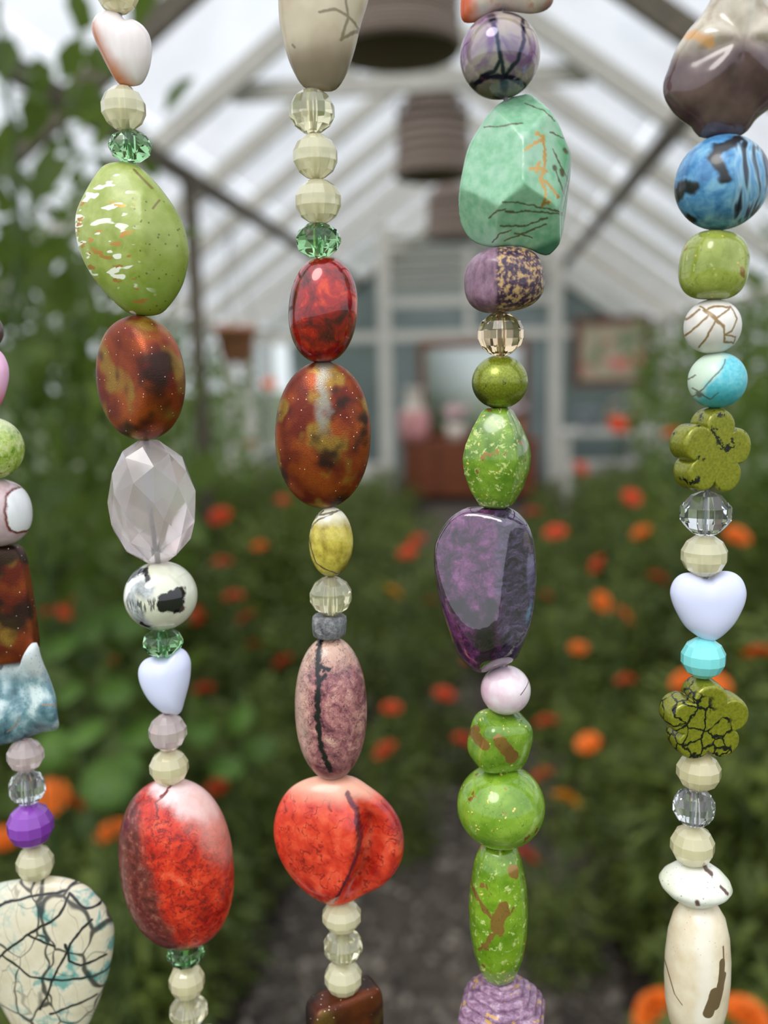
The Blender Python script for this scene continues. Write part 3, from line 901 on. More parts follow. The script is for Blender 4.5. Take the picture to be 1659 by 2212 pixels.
def sh_flower(rot=0.0, thick=0.36, yaw=0.0, tilt=0.0):
    P = []
    for t in np.linspace(0, 2 * math.pi, 120, endpoint=False):
        r = 0.58 + 0.34 * abs(math.cos(2.5 * (t - math.pi / 2 - rot))) ** 0.55
        P.append((r * math.cos(t), r * math.sin(t)))
    return sh_inflate(P, thick, n=34.0, m=2.0, M=200, K=30, soft=0.02, px=False, yaw=yaw, tilt=tilt)

# ------------------------------------------------------------------ beads: materials
MATS = {}
def veins(t, v, scale, wd, detail=4.0, rough=0.55, dist=0.0):
    n = t.noise(v, scale, detail, rough, dist)
    return t.rng(t.ma('ABSOLUTE', t.ma('SUBTRACT', n, 0.5)), 0.0, wd, 1.0, 0.0)
def gel(name, col, trans, rough=0.10, col2=None, coat=0.3, sss=0.0):
    if name in MATS: return MATS[name]
    t = NT(name)
    c = t.mix(t.rnd(), col, col2 or col)
    MATS[name] = t.done(t.pr(c, rough, trans=trans, ior=1.46, coat=coat, coat_rough=0.02, sss=sss, sss_s=0.004))
    return MATS[name]
def m_cream(b): return gel('cream_jelly', (250, 240, 204), 0.52, 0.14, (248, 234, 192), 0.8, 0.6)
def m_creamclear(b): return gel('clear_cream_jelly', (252, 245, 212), 0.84, 0.08, (252, 244, 206), 0.6, 0.4)
def m_clear(b): return gel('clear_acrylic', (248, 250, 252), 0.97, 0.02, (246, 248, 250), 0.0)
def m_champagne(b): return gel('champagne_crystal', (246, 222, 186), 0.97, 0.01, (246, 222, 186), 0.0)
def m_rosejelly(b): return gel('pale_rose_jelly', (250, 232, 230), 0.70, 0.10, (248, 226, 226), 0.6, 0.4)
def m_rose(b):
    t = NT('rose_quartz'); n = t.noise(scale=1.6, detail=3)
    return t.done(t.pr(t.ramp(n, [(0.3, (250, 228, 230)), (0.7, (248, 242, 244))]), 0.22, trans=0.80, ior=1.40, coat=0.8, coat_rough=0.02, sss=0.5, sss_s=0.006))
def m_greenglass(b): return gel('green_crystal', (168, 222, 166), 0.98, 0.0, (172, 224, 168), 0.0)
def m_aqua(b): return gel('aqua_plastic', (132, 220, 222), 0.04, 0.16, None, 0.5, 0.3)
def m_purplef(b): return gel('purple_plastic', (134, 62, 172), 0.03, 0.2, None, 0.5, 0.1)
def m_lavender(b): return gel('lavender_glaze', (214, 218, 246), 0.0, 0.22, (212, 214, 246), 0.4)

def copper(seed, grey_streak=0.0, dark=0.0, blk=0.49, sc=1.0):
    def f(b):
        t = NT('copper_foil_resin')
        v = t.map(loc=(seed * 3.1, seed * 1.7, seed))
        n1 = t.noise(v, 1.3 * sc, 2, 0.5); n2 = t.noise(t.map(v, loc=(5, 9, 2)), 1.3 * sc, 2, 0.5); n3 = t.noise(t.map(v, loc=(1, 4, 8)), 1.2 * sc, 2, 0.5)
        c = t.ramp(n1, [(0.38, (112, 34, 18)), (0.62, (164, 74, 24))])
        c = t.mix(t.rng(n2, 0.50, 0.64), c, (158, 120, 46))
        c = t.mix(t.rng(n3, blk, blk + 0.14, 0, 0.92), c, (34, 20, 16))
        if dark: c = t.mix(dark, c, (44, 34, 24))
        gr = t.noise(scale=38, detail=3)
        c = t.mix(t.rng(gr, 0.35, 0.75, 0.0, 0.35), c, (56, 30, 16))
        d = t.vor(scale=9.5); pick = t.xyz(t.vor(scale=9.5, color=True))[0]
        sp_ = t.ma('MULTIPLY', t.rng(d, 0.07, 0.13, 1, 0), t.rng(pick, 0.5, 0.55))
        c = t.mix(sp_, c, (255, 236, 214))
        if grey_streak:  # wavy silver-grey streak mixed over the upper middle of the bead
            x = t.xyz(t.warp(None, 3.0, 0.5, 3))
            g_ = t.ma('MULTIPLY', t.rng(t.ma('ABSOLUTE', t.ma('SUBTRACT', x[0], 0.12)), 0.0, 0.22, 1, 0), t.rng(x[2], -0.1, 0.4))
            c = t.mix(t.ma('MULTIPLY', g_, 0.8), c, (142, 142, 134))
        return t.done(t.pr(c, t.ma('ADD', 0.30, t.ma('MULTIPLY', sp_, 0.3)), metal=0.55, normal=t.bump(t.ma('ADD', gr, sp_), 0.12, 0.02)))
    return f
def m_shell(b):
    t = NT('mother_of_pearl'); x = t.xyz(t.warp(None, 1.2, 0.35))
    lay = t.noise(t.map(rot=(0, 0.6, 0), scale=(3, 1, 0.6)), 1.2, 3)
    c = t.ramp(lay, [(0.2, (222, 208, 206)), (0.8, (240, 232, 234))])
    br = t.rng(t.ma('ADD', t.ma('MULTIPLY', x[0], 0.9), t.ma('MULTIPLY', x[2], 0.55)), -0.10, -0.50)
    c = t.mix(br, c, (190, 112, 66))
    return t.done(t.pr(c, 0.22, coat=0.5, sss=0.15, sss_r=(1, .6, .4)))
def m_leafgreen(b):
    t = NT('green_white_gold_jasper'); x = t.xyz()
    base = t.ramp(t.noise(scale=2.5, detail=5), [(0.35, (140, 156, 62)), (0.7, (180, 190, 112))])
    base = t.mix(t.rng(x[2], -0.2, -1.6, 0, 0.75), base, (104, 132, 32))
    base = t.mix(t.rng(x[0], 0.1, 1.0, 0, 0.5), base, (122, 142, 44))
    left = t.rng(t.warp(None, 1.5, 0.4) and t.ma('ADD', x[0], t.ma('MULTIPLY', x[2], 0.12)), 0.55, 0.05)
    v = t.map(rot=(0, 0.30, 0), scale=(1.0, 1.0, 2.6))
    vw = t.warp(v, 3, 0.2, 1)
    wn = t.noise(vw, 2.1, 1); gn = t.noise(t.map(vw, loc=(7, 2, 3)), 2.1, 2)
    c = t.mix(t.ma('MULTIPLY', t.rng(wn, 0.595, 0.63), left), base, (236, 238, 222))
    c = t.mix(t.ma('MULTIPLY', t.rng(gn, 0.61, 0.64), left), c, (196, 146, 76))
    spk = t.ma('MULTIPLY', t.rng(t.vor(scale=7), 0.13, 0.2, 1, 0), t.rng(x[0], 0.1, 0.4))
    c = t.mix(t.ma('MULTIPLY', spk, 0.7), c, (74, 74, 30))
    st = t.strokes([[b.L(297, 366), b.L(330, 406)], [b.L(343, 432), b.L(331, 450)]], 0.022)
    c = t.mix(t.ma('MULTIPLY', st, 0.8), c, (112, 90, 50))
    return t.done(t.pr(c, 0.34, coat=0.15, metal=t.ma('MULTIPLY', t.ma('MULTIPLY', t.rng(gn, 0.61, 0.64), left), 0.6)))
def m_panda(b):
    t = NT('milky_black_swirl_glass')
    c = t.ramp(t.noise(scale=2, detail=2), [(0.3, (206, 206, 184)), (0.7, (224, 224, 208))])
    g1 = t.strokes([[b.L(285, 1290), b.L(300, 1320), b.L(318, 1345)], [b.L(290, 1262), b.L(318, 1275)]], 0.17, warp=0.2, wscale=4)
    c = t.mix(t.ma('MULTIPLY', g1, 0.75), c, t.ramp(t.noise(t.warp(None, 3, 0.5), 3, 4), [(0.35, (60, 66, 80)), (0.65, (186, 192, 205))]))
    wl = t.strokes([[b.L(272, 1290), b.L(285, 1255), b.L(305, 1244)]], 0.07, warp=0.15, wscale=5)
    c = t.mix(wl, c, (246, 246, 246))
    bl = t.strokes([[b.L(278, 1250), b.L(297, 1233), b.L(313, 1234), b.L(318, 1255)], [b.L(308, 1342), b.L(326, 1350)]], 0.055, warp=0.16, wscale=5)
    bx = t.strokes([[b.L(350, 1295), b.L(350, 1312)], [b.L(366, 1290), b.L(368, 1314)], [b.L(378, 1285), b.L(380, 1316)]], 0.11, warp=0.10, wscale=9, soft=0.2)
    sm = t.ma('MULTIPLY', t.strokes([[b.L(285, 1304), b.L(345, 1304)]], 0.13, warp=0.1, wscale=9), t.rng(t.noise(t.map(scale=(6, 1, 1.5)), 3, 4), 0.48, 0.56))
    c = t.mix(t.ma('MULTIPLY', sm, 0.8), c, (44, 46, 54))
    c = t.mix(t.ma('MAXIMUM', bl, bx), c, (14, 14, 18))
    return t.done(t.pr(c, 0.08, coat=0.6, sss=0.2, sss_s=0.003))
def m_redstone(b):
    t = NT('red_white_dyed_stone'); x = t.xyz(); v = t.warp(None, 2.0, 0.5, 4)
    xw = t.xyz(v)
    nb = t.noise(v, 3.2, 6, 0.65)
    c = t.ramp(nb, [(0.32, (120, 14, 12)), (0.45, (186, 34, 20)), (0.58, (216, 60, 32)), (0.72, (226, 104, 74))])
    vn = veins(t, t.warp(None, 4, 0.3), 3.0, 0.03, 4, 0.65)
    c = t.mix(t.ma('MULTIPLY', vn, 0.85), c, (92, 12, 22))
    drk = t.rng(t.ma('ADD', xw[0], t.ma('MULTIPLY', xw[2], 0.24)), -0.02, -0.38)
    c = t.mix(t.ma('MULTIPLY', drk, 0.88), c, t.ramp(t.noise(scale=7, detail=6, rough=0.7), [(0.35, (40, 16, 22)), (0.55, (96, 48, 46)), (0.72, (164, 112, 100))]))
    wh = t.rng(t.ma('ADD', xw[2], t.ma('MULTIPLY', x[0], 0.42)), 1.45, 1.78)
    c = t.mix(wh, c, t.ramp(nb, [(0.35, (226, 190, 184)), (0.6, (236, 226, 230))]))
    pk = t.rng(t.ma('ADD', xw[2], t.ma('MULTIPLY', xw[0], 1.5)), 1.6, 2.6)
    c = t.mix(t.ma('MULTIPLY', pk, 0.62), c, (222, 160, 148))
    c = t.mix(t.strokes([[b.L(372, 1700), b.L(358, 1722), b.L(340, 1736), b.L(345, 1770)]], 0.025, warp=0.15), c, (120, 24, 28))
    return t.done(t.pr(c, 0.32, coat=0.2))
def m_beigeshell(b):
    t = NT('beige_agate'); x = t.xyz(t.warp(None, 1.0, 0.5))
    c = t.ramp(t.noise(scale=0.9, detail=3), [(0.3, (176, 156, 130)), (0.7, (206, 194, 170))])
    c = t.mix(t.rng(x[2], -0.55, -1.35, 0, 0.75), c, (112, 94, 80))  # backlit lower end: its shade is painted into the colour
    st = t.strokes([[b.L(690, 22), b.L(725, 18), b.L(748, 32), b.L(770, 56), b.L(732, 82), b.L(749, 34), b.L(745, -8)]], 0.028, warp=0.06)
    st = t.ma('MAXIMUM', st, t.strokes([[b.L(629, 90), b.L(634, 96)], [b.L(722, 180), b.L(742, 162)]], 0.022))
    c = t.mix(t.ma('MULTIPLY', st, 0.8), c, (106, 92, 58))
    return t.done(t.pr(c, 0.25, coat=0.3, sss=0.2, sss_s=0.003))
def m_redglass(b):
    t = NT('red_foil_glass')
    n = t.noise(scale=1.8, detail=5, rough=0.65, dist=0.6)
    c = t.ramp(n, [(0.34, (52, 2, 8)), (0.46, (128, 4, 8)), (0.56, (172, 12, 6)), (0.66, (214, 62, 8)), (0.78, (228, 108, 20))])
    r = veins(t, None, 2.0, 0.02, 2)
    c = t.mix(t.ma('MULTIPLY', r, 0.6), c, (84, 4, 8))
    return t.done(t.pr(c, 0.25, metal=0.35, coat=1.0, coat_rough=0.02, normal=None))
def m_olive(b):
    t = NT('yellow_olive_stone'); x = t.xyz(t.warp(None, 2, 0.3))
    c = t.ramp(t.noise(scale=3, detail=6, rough=0.65), [(0.3, (128, 108, 26)), (0.55, (198, 180, 74)), (0.75, (224, 208, 118))])
    c = t.mix(t.rng(x[2], 0.35, 0.65), c, (222, 216, 196))
    c = t.mix(t.rng(t.ma('SUBTRACT', x[0], x[2]), 0.55, 0.95, 0, 0.8), c, (70, 58, 20))
    st = t.strokes([[b.L(672, 1140), b.L(690, 1122), b.L(730, 1105)], [b.L(668, 1160), b.L(683, 1215), b.L(735, 1240)], [b.L(680, 1112), b.L(745, 1100)], [b.L(672, 1128), b.L(700, 1104)]], 0.018, warp=0.06)
    c = t.mix(t.ma('MULTIPLY', st, 0.85), c, (74, 64, 40))
    return t.done(t.pr(c, 0.25, coat=0.35))
def m_greystone(b):
    t = NT('grey_rough_stone'); n = t.noise(scale=6, detail=6, rough=0.7)
    return t.done(t.pr(t.ramp(n, [(0.32, (72, 72, 76)), (0.5, (128, 128, 132)), (0.7, (180, 180, 182))]), 0.55, normal=t.bump(n, 0.5, 0.05)))
def m_mauve(b):
    t = NT('mauve_veined_stone'); x = t.xyz(t.warp(None, 3, 0.18, 4))
    n = t.noise(t.warp(None, 2, 0.6, 3), 3.5, 7, 0.7)
    c = t.ramp(n, [(0.34, (62, 32, 44)), (0.45, (136, 80, 90)), (0.56, (180, 122, 120)), (0.70, (216, 176, 160))])
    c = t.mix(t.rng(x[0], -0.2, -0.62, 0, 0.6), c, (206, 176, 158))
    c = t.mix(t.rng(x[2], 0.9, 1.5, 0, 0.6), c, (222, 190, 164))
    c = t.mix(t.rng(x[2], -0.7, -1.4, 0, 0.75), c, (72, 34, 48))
    vn = veins(t, t.warp(None, 3, 0.5), 5.0, 0.02, 4, 0.65)
    c = t.mix(t.ma('MULTIPLY', vn, 0.9), c, (60, 30, 42))
    seam = t.strokes([[b.L(696, 1385), b.L(692, 1420), b.L(690, 1480), b.L(687, 1540), b.L(693, 1610), b.L(710, 1660)]], 0.062, warp=0.16, wscale=9)
    seam = t.ma('MAXIMUM', seam, t.strokes([[b.L(692, 1438), b.L(712, 1448)], [b.L(690, 1470), b.L(706, 1462)]], 0.06, warp=0.2, wscale=9))
    c = t.mix(seam, c, (20, 18, 22))
    return t.done(t.pr(c, 0.28, coat=0.3))
def m_redfold(b):
    t = NT('scarlet_dyed_stone'); x = t.xyz(t.warp(None, 2, 0.3))
    n = t.noise(t.warp(None, 2, 0.4), 2.4, 6, 0.6)
    c = t.ramp(n, [(0.32, (170, 28, 18)), (0.5, (210, 58, 36)), (0.68, (230, 96, 66))])
    vn = veins(t, t.warp(None, 3, 0.4), 1.7, 0.016, 3, 0.55)
    c = t.mix(t.ma('MULTIPLY', vn, 0.85), c, (128, 16, 20))
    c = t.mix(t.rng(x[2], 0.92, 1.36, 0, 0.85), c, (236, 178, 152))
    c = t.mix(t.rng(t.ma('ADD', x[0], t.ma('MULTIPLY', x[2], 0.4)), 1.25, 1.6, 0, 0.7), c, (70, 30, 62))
    sm = t.strokes([[b.L(748, 1726), b.L(768, 1760), b.L(775, 1810), b.L(768, 1850), b.L(748, 1895), b.L(718, 1945)]], 0.045, warp=0.10, wscale=6)
    c = t.mix(t.ma('MULTIPLY', sm, 0.85), c, (70, 14, 44))
    return t.done(t.pr(c, 0.30, coat=0.3))
def m_star(b):
    t = NT('orange_white_stone'); n = t.noise(scale=2.4, detail=5); x = t.xyz(t.warp(None, 2, 0.4))
    c = t.ramp(n, [(0.35, (206, 196, 190)), (0.55, (226, 206, 192)), (0.68, (204, 92, 48))])
    c = t.mix(t.rng(x[0], -0.45, -0.85), c, (206, 88, 44))
    c = t.mix(t.ma('MULTIPLY', t.rng(x[0], 0.6, 0.95), 0.8), c, (128, 66, 40))
    return t.done(t.pr(c, 0.35, coat=0.3))
def m_irid(b):
    t = NT('iridescent_grey_glass'); n = t.noise(scale=1.7, detail=3, dist=0.6); x = t.xyz()
    c = t.ramp(n, [(0.35, (116, 84, 122)), (0.5, (158, 146, 142)), (0.7, (170, 158, 140))])
    c = t.mix(t.rng(x[2], -0.35, -0.8, 0, 0.7), c, (96, 90, 62))
    st = t.strokes([[b.L(1060, 38), b.L(1072, 70), b.L(1080, 110), b.L(1082, 128), b.L(1068, 148), b.L(1040, 160), b.L(1022, 180)], [b.L(1080, 110), b.L(1090, 165)], [b.L(1022, 175), b.L(1050, 160), b.L(1090, 160), b.L(1135, 182)],
                    [b.L(1127, 45), b.L(1130, 90), b.L(1118, 130), b.L(1092, 158)], [b.L(1090, 30), b.L(1125, 42), b.L(1140, 52)]], 0.042, warp=0.08)
    st = t.ma('MAXIMUM', st, t.strokes([[b.L(1066, 48), b.L(1062, 36)], [b.L(1022, 182), b.L(1018, 190)], [b.L(1089, 165), b.L(1090, 180)], [b.L(1083, 212), b.L(1070, 214)]], 0.085, warp=0.05))
    c = t.mix(st, c, (10, 14, 34))
    return t.done(t.pr(c, 0.10, metal=0.12, spec=0.8, film=330, film_ior=1.8))
def m_mint(b):
    t = NT('mint_gold_veined_stone'); x = t.xyz()
    n = t.noise(scale=5, detail=5)
    c = t.ramp(n, [(0.3, (112, 172, 132)), (0.65, (150, 196, 164))])
    c = t.mix(t.rng(t.noise(scale=1.2, detail=2), 0.45, 0.65, 0, 0.6), c, (164, 196, 176))
    c = t.mix(t.rng(x[0], 0.75, 1.15, 0, 0.75), c, (62, 140, 84))
    c = t.mix(t.rng(t.ma('SUBTRACT', t.ma('MULTIPLY', x[0], 0.35), t.warp(None, 2, 0.3) and x[2]), 1.62, 1.8, 0, 0.85), c, (30, 96, 70))
    gold = t.strokes([[b.L(1152, 290), b.L(1165, 295), b.L(1168, 320), b.L(1170, 350), b.L(1160, 385), b.L(1172, 420), b.L(1164, 440), b.L(1178, 432)],
                      [b.L(1165, 300), b.L(1130, 325)], [b.L(1140, 365), b.L(1160, 362), b.L(1172, 368)], [b.L(1163, 385), b.L(1180, 400), b.L(1196, 425)], [b.L(1158, 350), b.L(1152, 372)]], 0.035, warp=0.14, wscale=9)
    tw = t.strokes([[b.L(1085, 430), b.L(1120, 432), b.L(1165, 445), b.L(1215, 470)], [b.L(1092, 450), b.L(1150, 450), b.L(1200, 462)], [b.L(1082, 478), b.L(1130, 478), b.L(1175, 465)], [b.L(1090, 508), b.L(1125, 495), b.L(1172, 478)],
                    [b.L(1065, 512), b.L(1080, 495), b.L(1102, 487)], [b.L(1110, 492), b.L(1145, 503)], [b.L(1058, 460), b.L(1075, 448), b.L(1092, 446)], [b.L(1185, 320), b.L(1205, 365), b.L(1225, 400)], [b.L(1190, 365), b.L(1205, 410), b.L(1222, 440)],
                    [b.L(1180, 285), b.L(1210, 300)], [b.L(1050, 266), b.L(1075, 270), b.L(1125, 268)], [b.L(1130, 222), b.L(1165, 240), b.L(1190, 262)]], 0.016, warp=0.08, wscale=8)
    dots = t.strokes([[b.L(1188, 358), b.L(1189, 362)], [b.L(1203, 366), b.L(1204, 374)], [b.L(1218, 398), b.L(1224, 410)], [b.L(1210, 322), b.L(1213, 326)]], 0.05, warp=0.04)
    c = t.mix(t.ma('MULTIPLY', t.ma('MAXIMUM', tw, dots), 0.85), c, (78, 58, 32))
    c = t.mix(gold, c, (192, 152, 84))
    return t.done(t.pr(c, 0.20, coat=0.4, metal=t.ma('MULTIPLY', gold, 0.6)))
def m_purplegold(b):
    t = NT('purple_gold_stone'); x = t.xyz(t.warp(None, 5, 0.1))
    l = t.ramp(t.noise(t.map(scale=(1, 1, 0.6)), 7, 5, 0.7), [(0.3, (92, 60, 86)), (0.7, (158, 122, 142))])
    d = t.ramp(t.noise(scale=9, detail=5, rough=0.7), [(0.42, (48, 30, 54)), (0.5, (88, 58, 84)), (0.55, (182, 146, 98)), (0.7, (206, 174, 122))])
    c = t.mix(t.rng(x[0], -0.22, -0.12), l, d)
    return t.done(t.pr(c, 0.34, coat=0.25))
def m_greenmetal(b):
    t = NT('pearly_green_black_veins'); x = t.xyz()
    fl = t.noise(scale=30, detail=2)
    c = t.ramp(fl, [(0.3, (102, 114, 14)), (0.7, (148, 156, 40))])
    vm = t.ma('MULTIPLY', veins(t, t.warp(None, 5, 0.3), 5, 0.03, 4), t.rng(t.noise(scale=1.6, detail=1), 0.5, 0.56))
    vm = t.ma('MULTIPLY', vm, t.rng(x[2], 0.15, -0.05))
    c = t.mix(vm, c, (14, 16, 8))
    c = t.mix(t.rng(t.ma('ADD', x[0], x[2]), -0.45, -0.75, 0, 0.7), c, (24, 28, 8))
    return t.done(t.pr(c, 0.30, metal=0.5, coat=0.5, coat_rough=0.1))
def greengold(name, seed, gold=0.6, pale=0.58, gscale=2.6, base=((78, 118, 18), (128, 162, 48)), blobs=()):
    def f(b):
        t = NT(name); v = t.map(loc=(seed * 2.3, seed, -seed)); vw = t.warp(v, 3, 0.25)
        c = t.ramp(t.noise(v, 2.2, 4), [(0.35, base[0]), (0.65, base[1])])
        pn = t.noise(vw, 6, 5, 0.7)
        c = t.mix(t.rng(pn, pale, pale + 0.08, 0, 0.75), c, (206, 216, 140))
        gn = t.noise(vw, gscale, 3, 0.55)
        gm_ = t.rng(gn, gold, gold + 0.02)
        for ln, wd in blobs:
            gm_ = t.ma('MAXIMUM', gm_, t.strokes([[b.L(*q) for q in ln]], wd, warp=0.22, wscale=4, soft=0.12))
        bub = t.rng(t.vor(vw, 6.5), 0.16, 0.20, 1, 0)
        bub = t.ma('MULTIPLY', bub, t.rng(t.noise(v, 1.8, 1), 0.50, 0.56))
        c = t.mix(bub, c, (222, 198, 112))
        c = t.mix(gm_, c, (156, 118, 58))
        dk = veins(t, vw, 4.5, 0.012, 3)
        c = t.mix(t.ma('MULTIPLY', dk, 0.5), c, (44, 76, 10))
        return t.done(t.pr(c, 0.17, coat=0.5, metal=t.ma('MULTIPLY', gm_, 0.5)))
    return f
def m_purple(b):
    t = NT('glossy_purple_charoite'); x = t.xyz(t.warp(None, 2, 0.5, 3))
    v = t.warp(None, 3.0, 0.45, 4)
    n = t.noise(v, 3.4, 7, 0.7)
    c = t.ramp(n, [(0.34, (22, 14, 24)), (0.46, (62, 30, 62)), (0.56, (98, 48, 94)), (0.72, (138, 84, 132))])
    rt = t.ramp(t.noise(t.map(v, scale=(1.0, 1, 3.0)), 3.2, 6, 0.65), [(0.35, (24, 18, 30)), (0.55, (70, 54, 84)), (0.75, (112, 96, 128))])
    c = t.mix(t.rng(x[0], 0.15, 0.35), c, rt)
    blk = t.strokes([[b.L(990, 1310), b.L(1050, 1355), b.L(1045, 1440)], [b.L(1060, 1310), b.L(1045, 1370)]], 0.18, warp=0.45, wscale=4, soft=0.6)
    c = t.mix(t.ma('MULTIPLY', blk, 0.9), c, (14, 12, 16))
    return t.done(t.pr(c, 0.08, coat=1.0, coat_rough=0.01, spec=0.7))
def m_palepink(b):
    t = NT('pale_pink_stone'); x = t.xyz(t.warp(None, 2, 0.3)); n = t.noise(scale=2.5, detail=4)
    c = t.ramp(n, [(0.3, (218, 186, 200)), (0.7, (236, 226, 230))])
    c = t.mix(t.rng(x[0], -0.15, -0.5, 0, 0.6), c, (202, 156, 178))
    c = t.mix(t.strokes([[b.L(1141, 1475), b.L(1124, 1500)]], 0.010), c, (90, 80, 84))
    return t.done(t.pr(c, 0.16, coat=0.5))
def m_carved(b):
    t = NT('carved_purple_stone'); n = t.noise(t.map(scale=(1, 1, 1.4)), 6, 5, 0.7)
    c = t.ramp(n, [(0.35, (104, 70, 100)), (0.5, (142, 106, 134)), (0.68, (190, 164, 182))])
    g_ = t.rng(t.noise(t.map(loc=(3, 1, 2), scale=(1, 1, 2.0)), 3.5, 3), 0.60, 0.64)
    return t.done(t.pr(t.mix(g_, c, (192, 150, 84)), 0.32, coat=0.2))
def m_brownlobe(b):
    t = NT('brown_mauve_agate'); x = t.xyz(t.warp(None, 1.2, 0.35))
    c = t.ramp(t.noise(scale=2.2, detail=5, dist=0.6), [(0.3, (164, 148, 130)), (0.7, (204, 194, 178))])
    c = t.mix(t.rng(x[2], 0.30, -0.30), c, t.ramp(t.noise(scale=1.2, detail=3), [(0.35, (74, 50, 54)), (0.7, (112, 88, 84))]))
    st = t.strokes([[b.L(1492, 58), b.L(1515, 70), b.L(1535, 82)]], 0.10, warp=0.15)
    c = t.mix(t.ma('MULTIPLY', st, 0.8), c, (206, 150, 86))
    return t.done(t.pr(c, 0.18, coat=0.5))
def m_bluemarble(b):
    t = NT('blue_black_marbled'); 
    v = t.warp(None, 1.1, 0.45, 1.0)
    x = t.xyz(t.warp(None, 1.0, 0.6, 1.0))
    base = t.ramp(t.noise(t.warp(None, 2, 0.6), 3.0, 5), [(0.35, (52, 108, 160)), (0.5, (84, 146, 196)), (0.7, (132, 184, 214))])
    w_ = t.noise(t.map(v, scale=(3.4, 0.8, 0.30), rot=(0, -0.12, 0)), 1.5, 2, 0.5)
    stk = t.ramp(w_, [(0.36, (22, 24, 32)), (0.43, (52, 70, 94)), (0.48, (150, 188, 212)), (0.53, (86, 148, 198)), (0.58, (156, 194, 218)), (0.63, (60, 78, 98)), (0.70, (24, 26, 34))])
    c = t.mix(t.rng(x[0], -0.05, 0.12), base, stk)
    blk = t.strokes([[b.L(1466, 418), b.L(1476, 396)], [b.L(1480, 392), b.L(1500, 398)], [b.L(1590, 302), b.L(1550, 322), b.L(1540, 340), b.L(1562, 372), b.L(1568, 385)], [b.L(1470, 470), b.L(1490, 480)]], 0.11, warp=0.25, wscale=3, soft=0.35)
    c = t.mix(blk, c, (24, 26, 32))
    return t.done(t.pr(c, 0.30, coat=0.25))
def m_howlite(b):
    t = NT('white_howlite_gold'); n = t.noise(scale=2, detail=3)
    c = t.ramp(n, [(0.3, (214, 206, 200)), (0.7, (236, 232, 228))])
    st = t.strokes([[b.L(1512, 662), b.L(1545, 685), b.L(1563, 708), b.L(1565, 735)], [b.L(1530, 680), b.L(1485, 722)], [b.L(1546, 690), b.L(1530, 725), b.L(1513, 748)], [b.L(1510, 668), b.L(1484, 688)], [b.L(1548, 686), b.L(1575, 666), b.L(1540, 662), b.L(1528, 668)],
                    [b.L(1575, 664), b.L(1590, 690), b.L(1580, 715), b.L(1566, 724), b.L(1588, 728), b.L(1585, 742), b.L(1565, 738)]], 0.020, warp=0.06)
    st2 = t.strokes([[b.L(1520, 670), b.L(1562, 706)]], 0.034, warp=0.08)
    c = t.mix(t.ma('MAXIMUM', st, st2), c, (140, 112, 66))
    return t.done(t.pr(c, 0.32, coat=0.1))
def m_turq(b):
    t = NT('turquoise_cream_stone'); x = t.xyz(t.warp(None, 1.6, 0.6))
    c = t.ramp(t.noise(scale=14, detail=3), [(0.3, (74, 182, 200)), (0.7, (124, 206, 220))])
    c = t.mix(t.rng(x[2], -0.05, -0.5, 0, 0.7), c, (28, 150, 160))
    c = t.mix(t.rng(t.ma('SUBTRACT', t.ma('MULTIPLY', x[2], 0.6), x[0]), 0.10, 0.42, 0, 0.85), c, (214, 224, 200))
    st = t.strokes([[b.L(1565, 778), b.L(1560, 795), b.L(1540, 815), b.L(1515, 845)], [b.L(1488, 820), b.L(1503, 810)], [b.L(1495, 855), b.L(1515, 848), b.L(1535, 862), b.L(1552, 848)], [b.L(1500, 838), b.L(1520, 850)]], 0.014, warp=0.06)
    st = t.ma('MAXIMUM', st, t.strokes([[b.L(1513, 848), b.L(1515, 852)]], 0.05, warp=0.08))
    c = t.mix(t.ma('MULTIPLY', st, 0.8), c, (78, 74, 50))
    return t.done(t.pr(c, 0.36, coat=0.1))
def flowermat(dense):
    def f(b):
        t = NT('pearly_olive_black_spatter'); x = t.xyz()
        c = t.ramp(t.noise(scale=18, detail=3), [(0.3, (112, 116, 16)), (0.7, (146, 146, 36))])
        v = t.warp(None, 7, 0.16, 3)
        if dense:
            e = t.rng(t.vor(v, 3.0, 'DISTANCE_TO_EDGE'), 0.03, 0.09, 1, 0)
            r = t.ma('ADD', t.noise(t.map(loc=(1, 2, 0)), 1.2, 2), t.ma('MULTIPLY', t.ma('SUBTRACT', 0.0, t.ma('ADD', x[2], x[0])), 0.10))
            m_ = t.ma('MULTIPLY', e, t.rng(r, 0.40, 0.47))
        else:
            e = t.rng(t.noise(v, 4.0, 5, 0.7), 0.56, 0.58)
            m_ = t.ma('MULTIPLY', e, t.rng(t.noise(t.map(loc=(2, 0, 1)), 1.9, 1), 0.40, 0.5))
        c = t.mix(m_, c, (12, 12, 10))
        return t.done(t.pr(c, 0.30, metal=0.35, coat=0.4, coat_rough=0.12))
    return f
def m_whitespeck(b):
    t = NT('white_speckled_stone'); x = t.xyz(t.warp(None, 3, 0.2))
    c = t.ramp(t.noise(scale=5, detail=5), [(0.3, (222, 222, 208)), (0.7, (240, 240, 232))])
    c = t.mix(t.rng(t.ma('ABSOLUTE', x[0]), 0.35, 0.75, 0, 0.5), c, (212, 214, 176))
    spk = t.ma('MULTIPLY', t.rng(t.vor(scale=11), 0.14, 0.2, 1, 0), t.rng(t.noise(scale=3), 0.48, 0.56))
    c = t.mix(t.ma('MULTIPLY', spk, 0.65), c, (116, 102, 84))
    st = t.strokes([[b.L(1521, 1873), b.L(1536, 1884)], [b.L(1533, 1896), b.L(1546, 1903)], [b.L(1558, 1918), b.L(1570, 1926)], [b.L(1433, 1910), b.L(1438, 1904)]], 0.024, warp=0.05)
    st = t.ma('MAXIMUM', st, t.strokes([[b.L(1503, 1946), b.L(1504, 1953)]], 0.045))
    c = t.mix(st, c, (98, 74, 66))
    return t.done(t.pr(c, 0.4, coat=0.1))
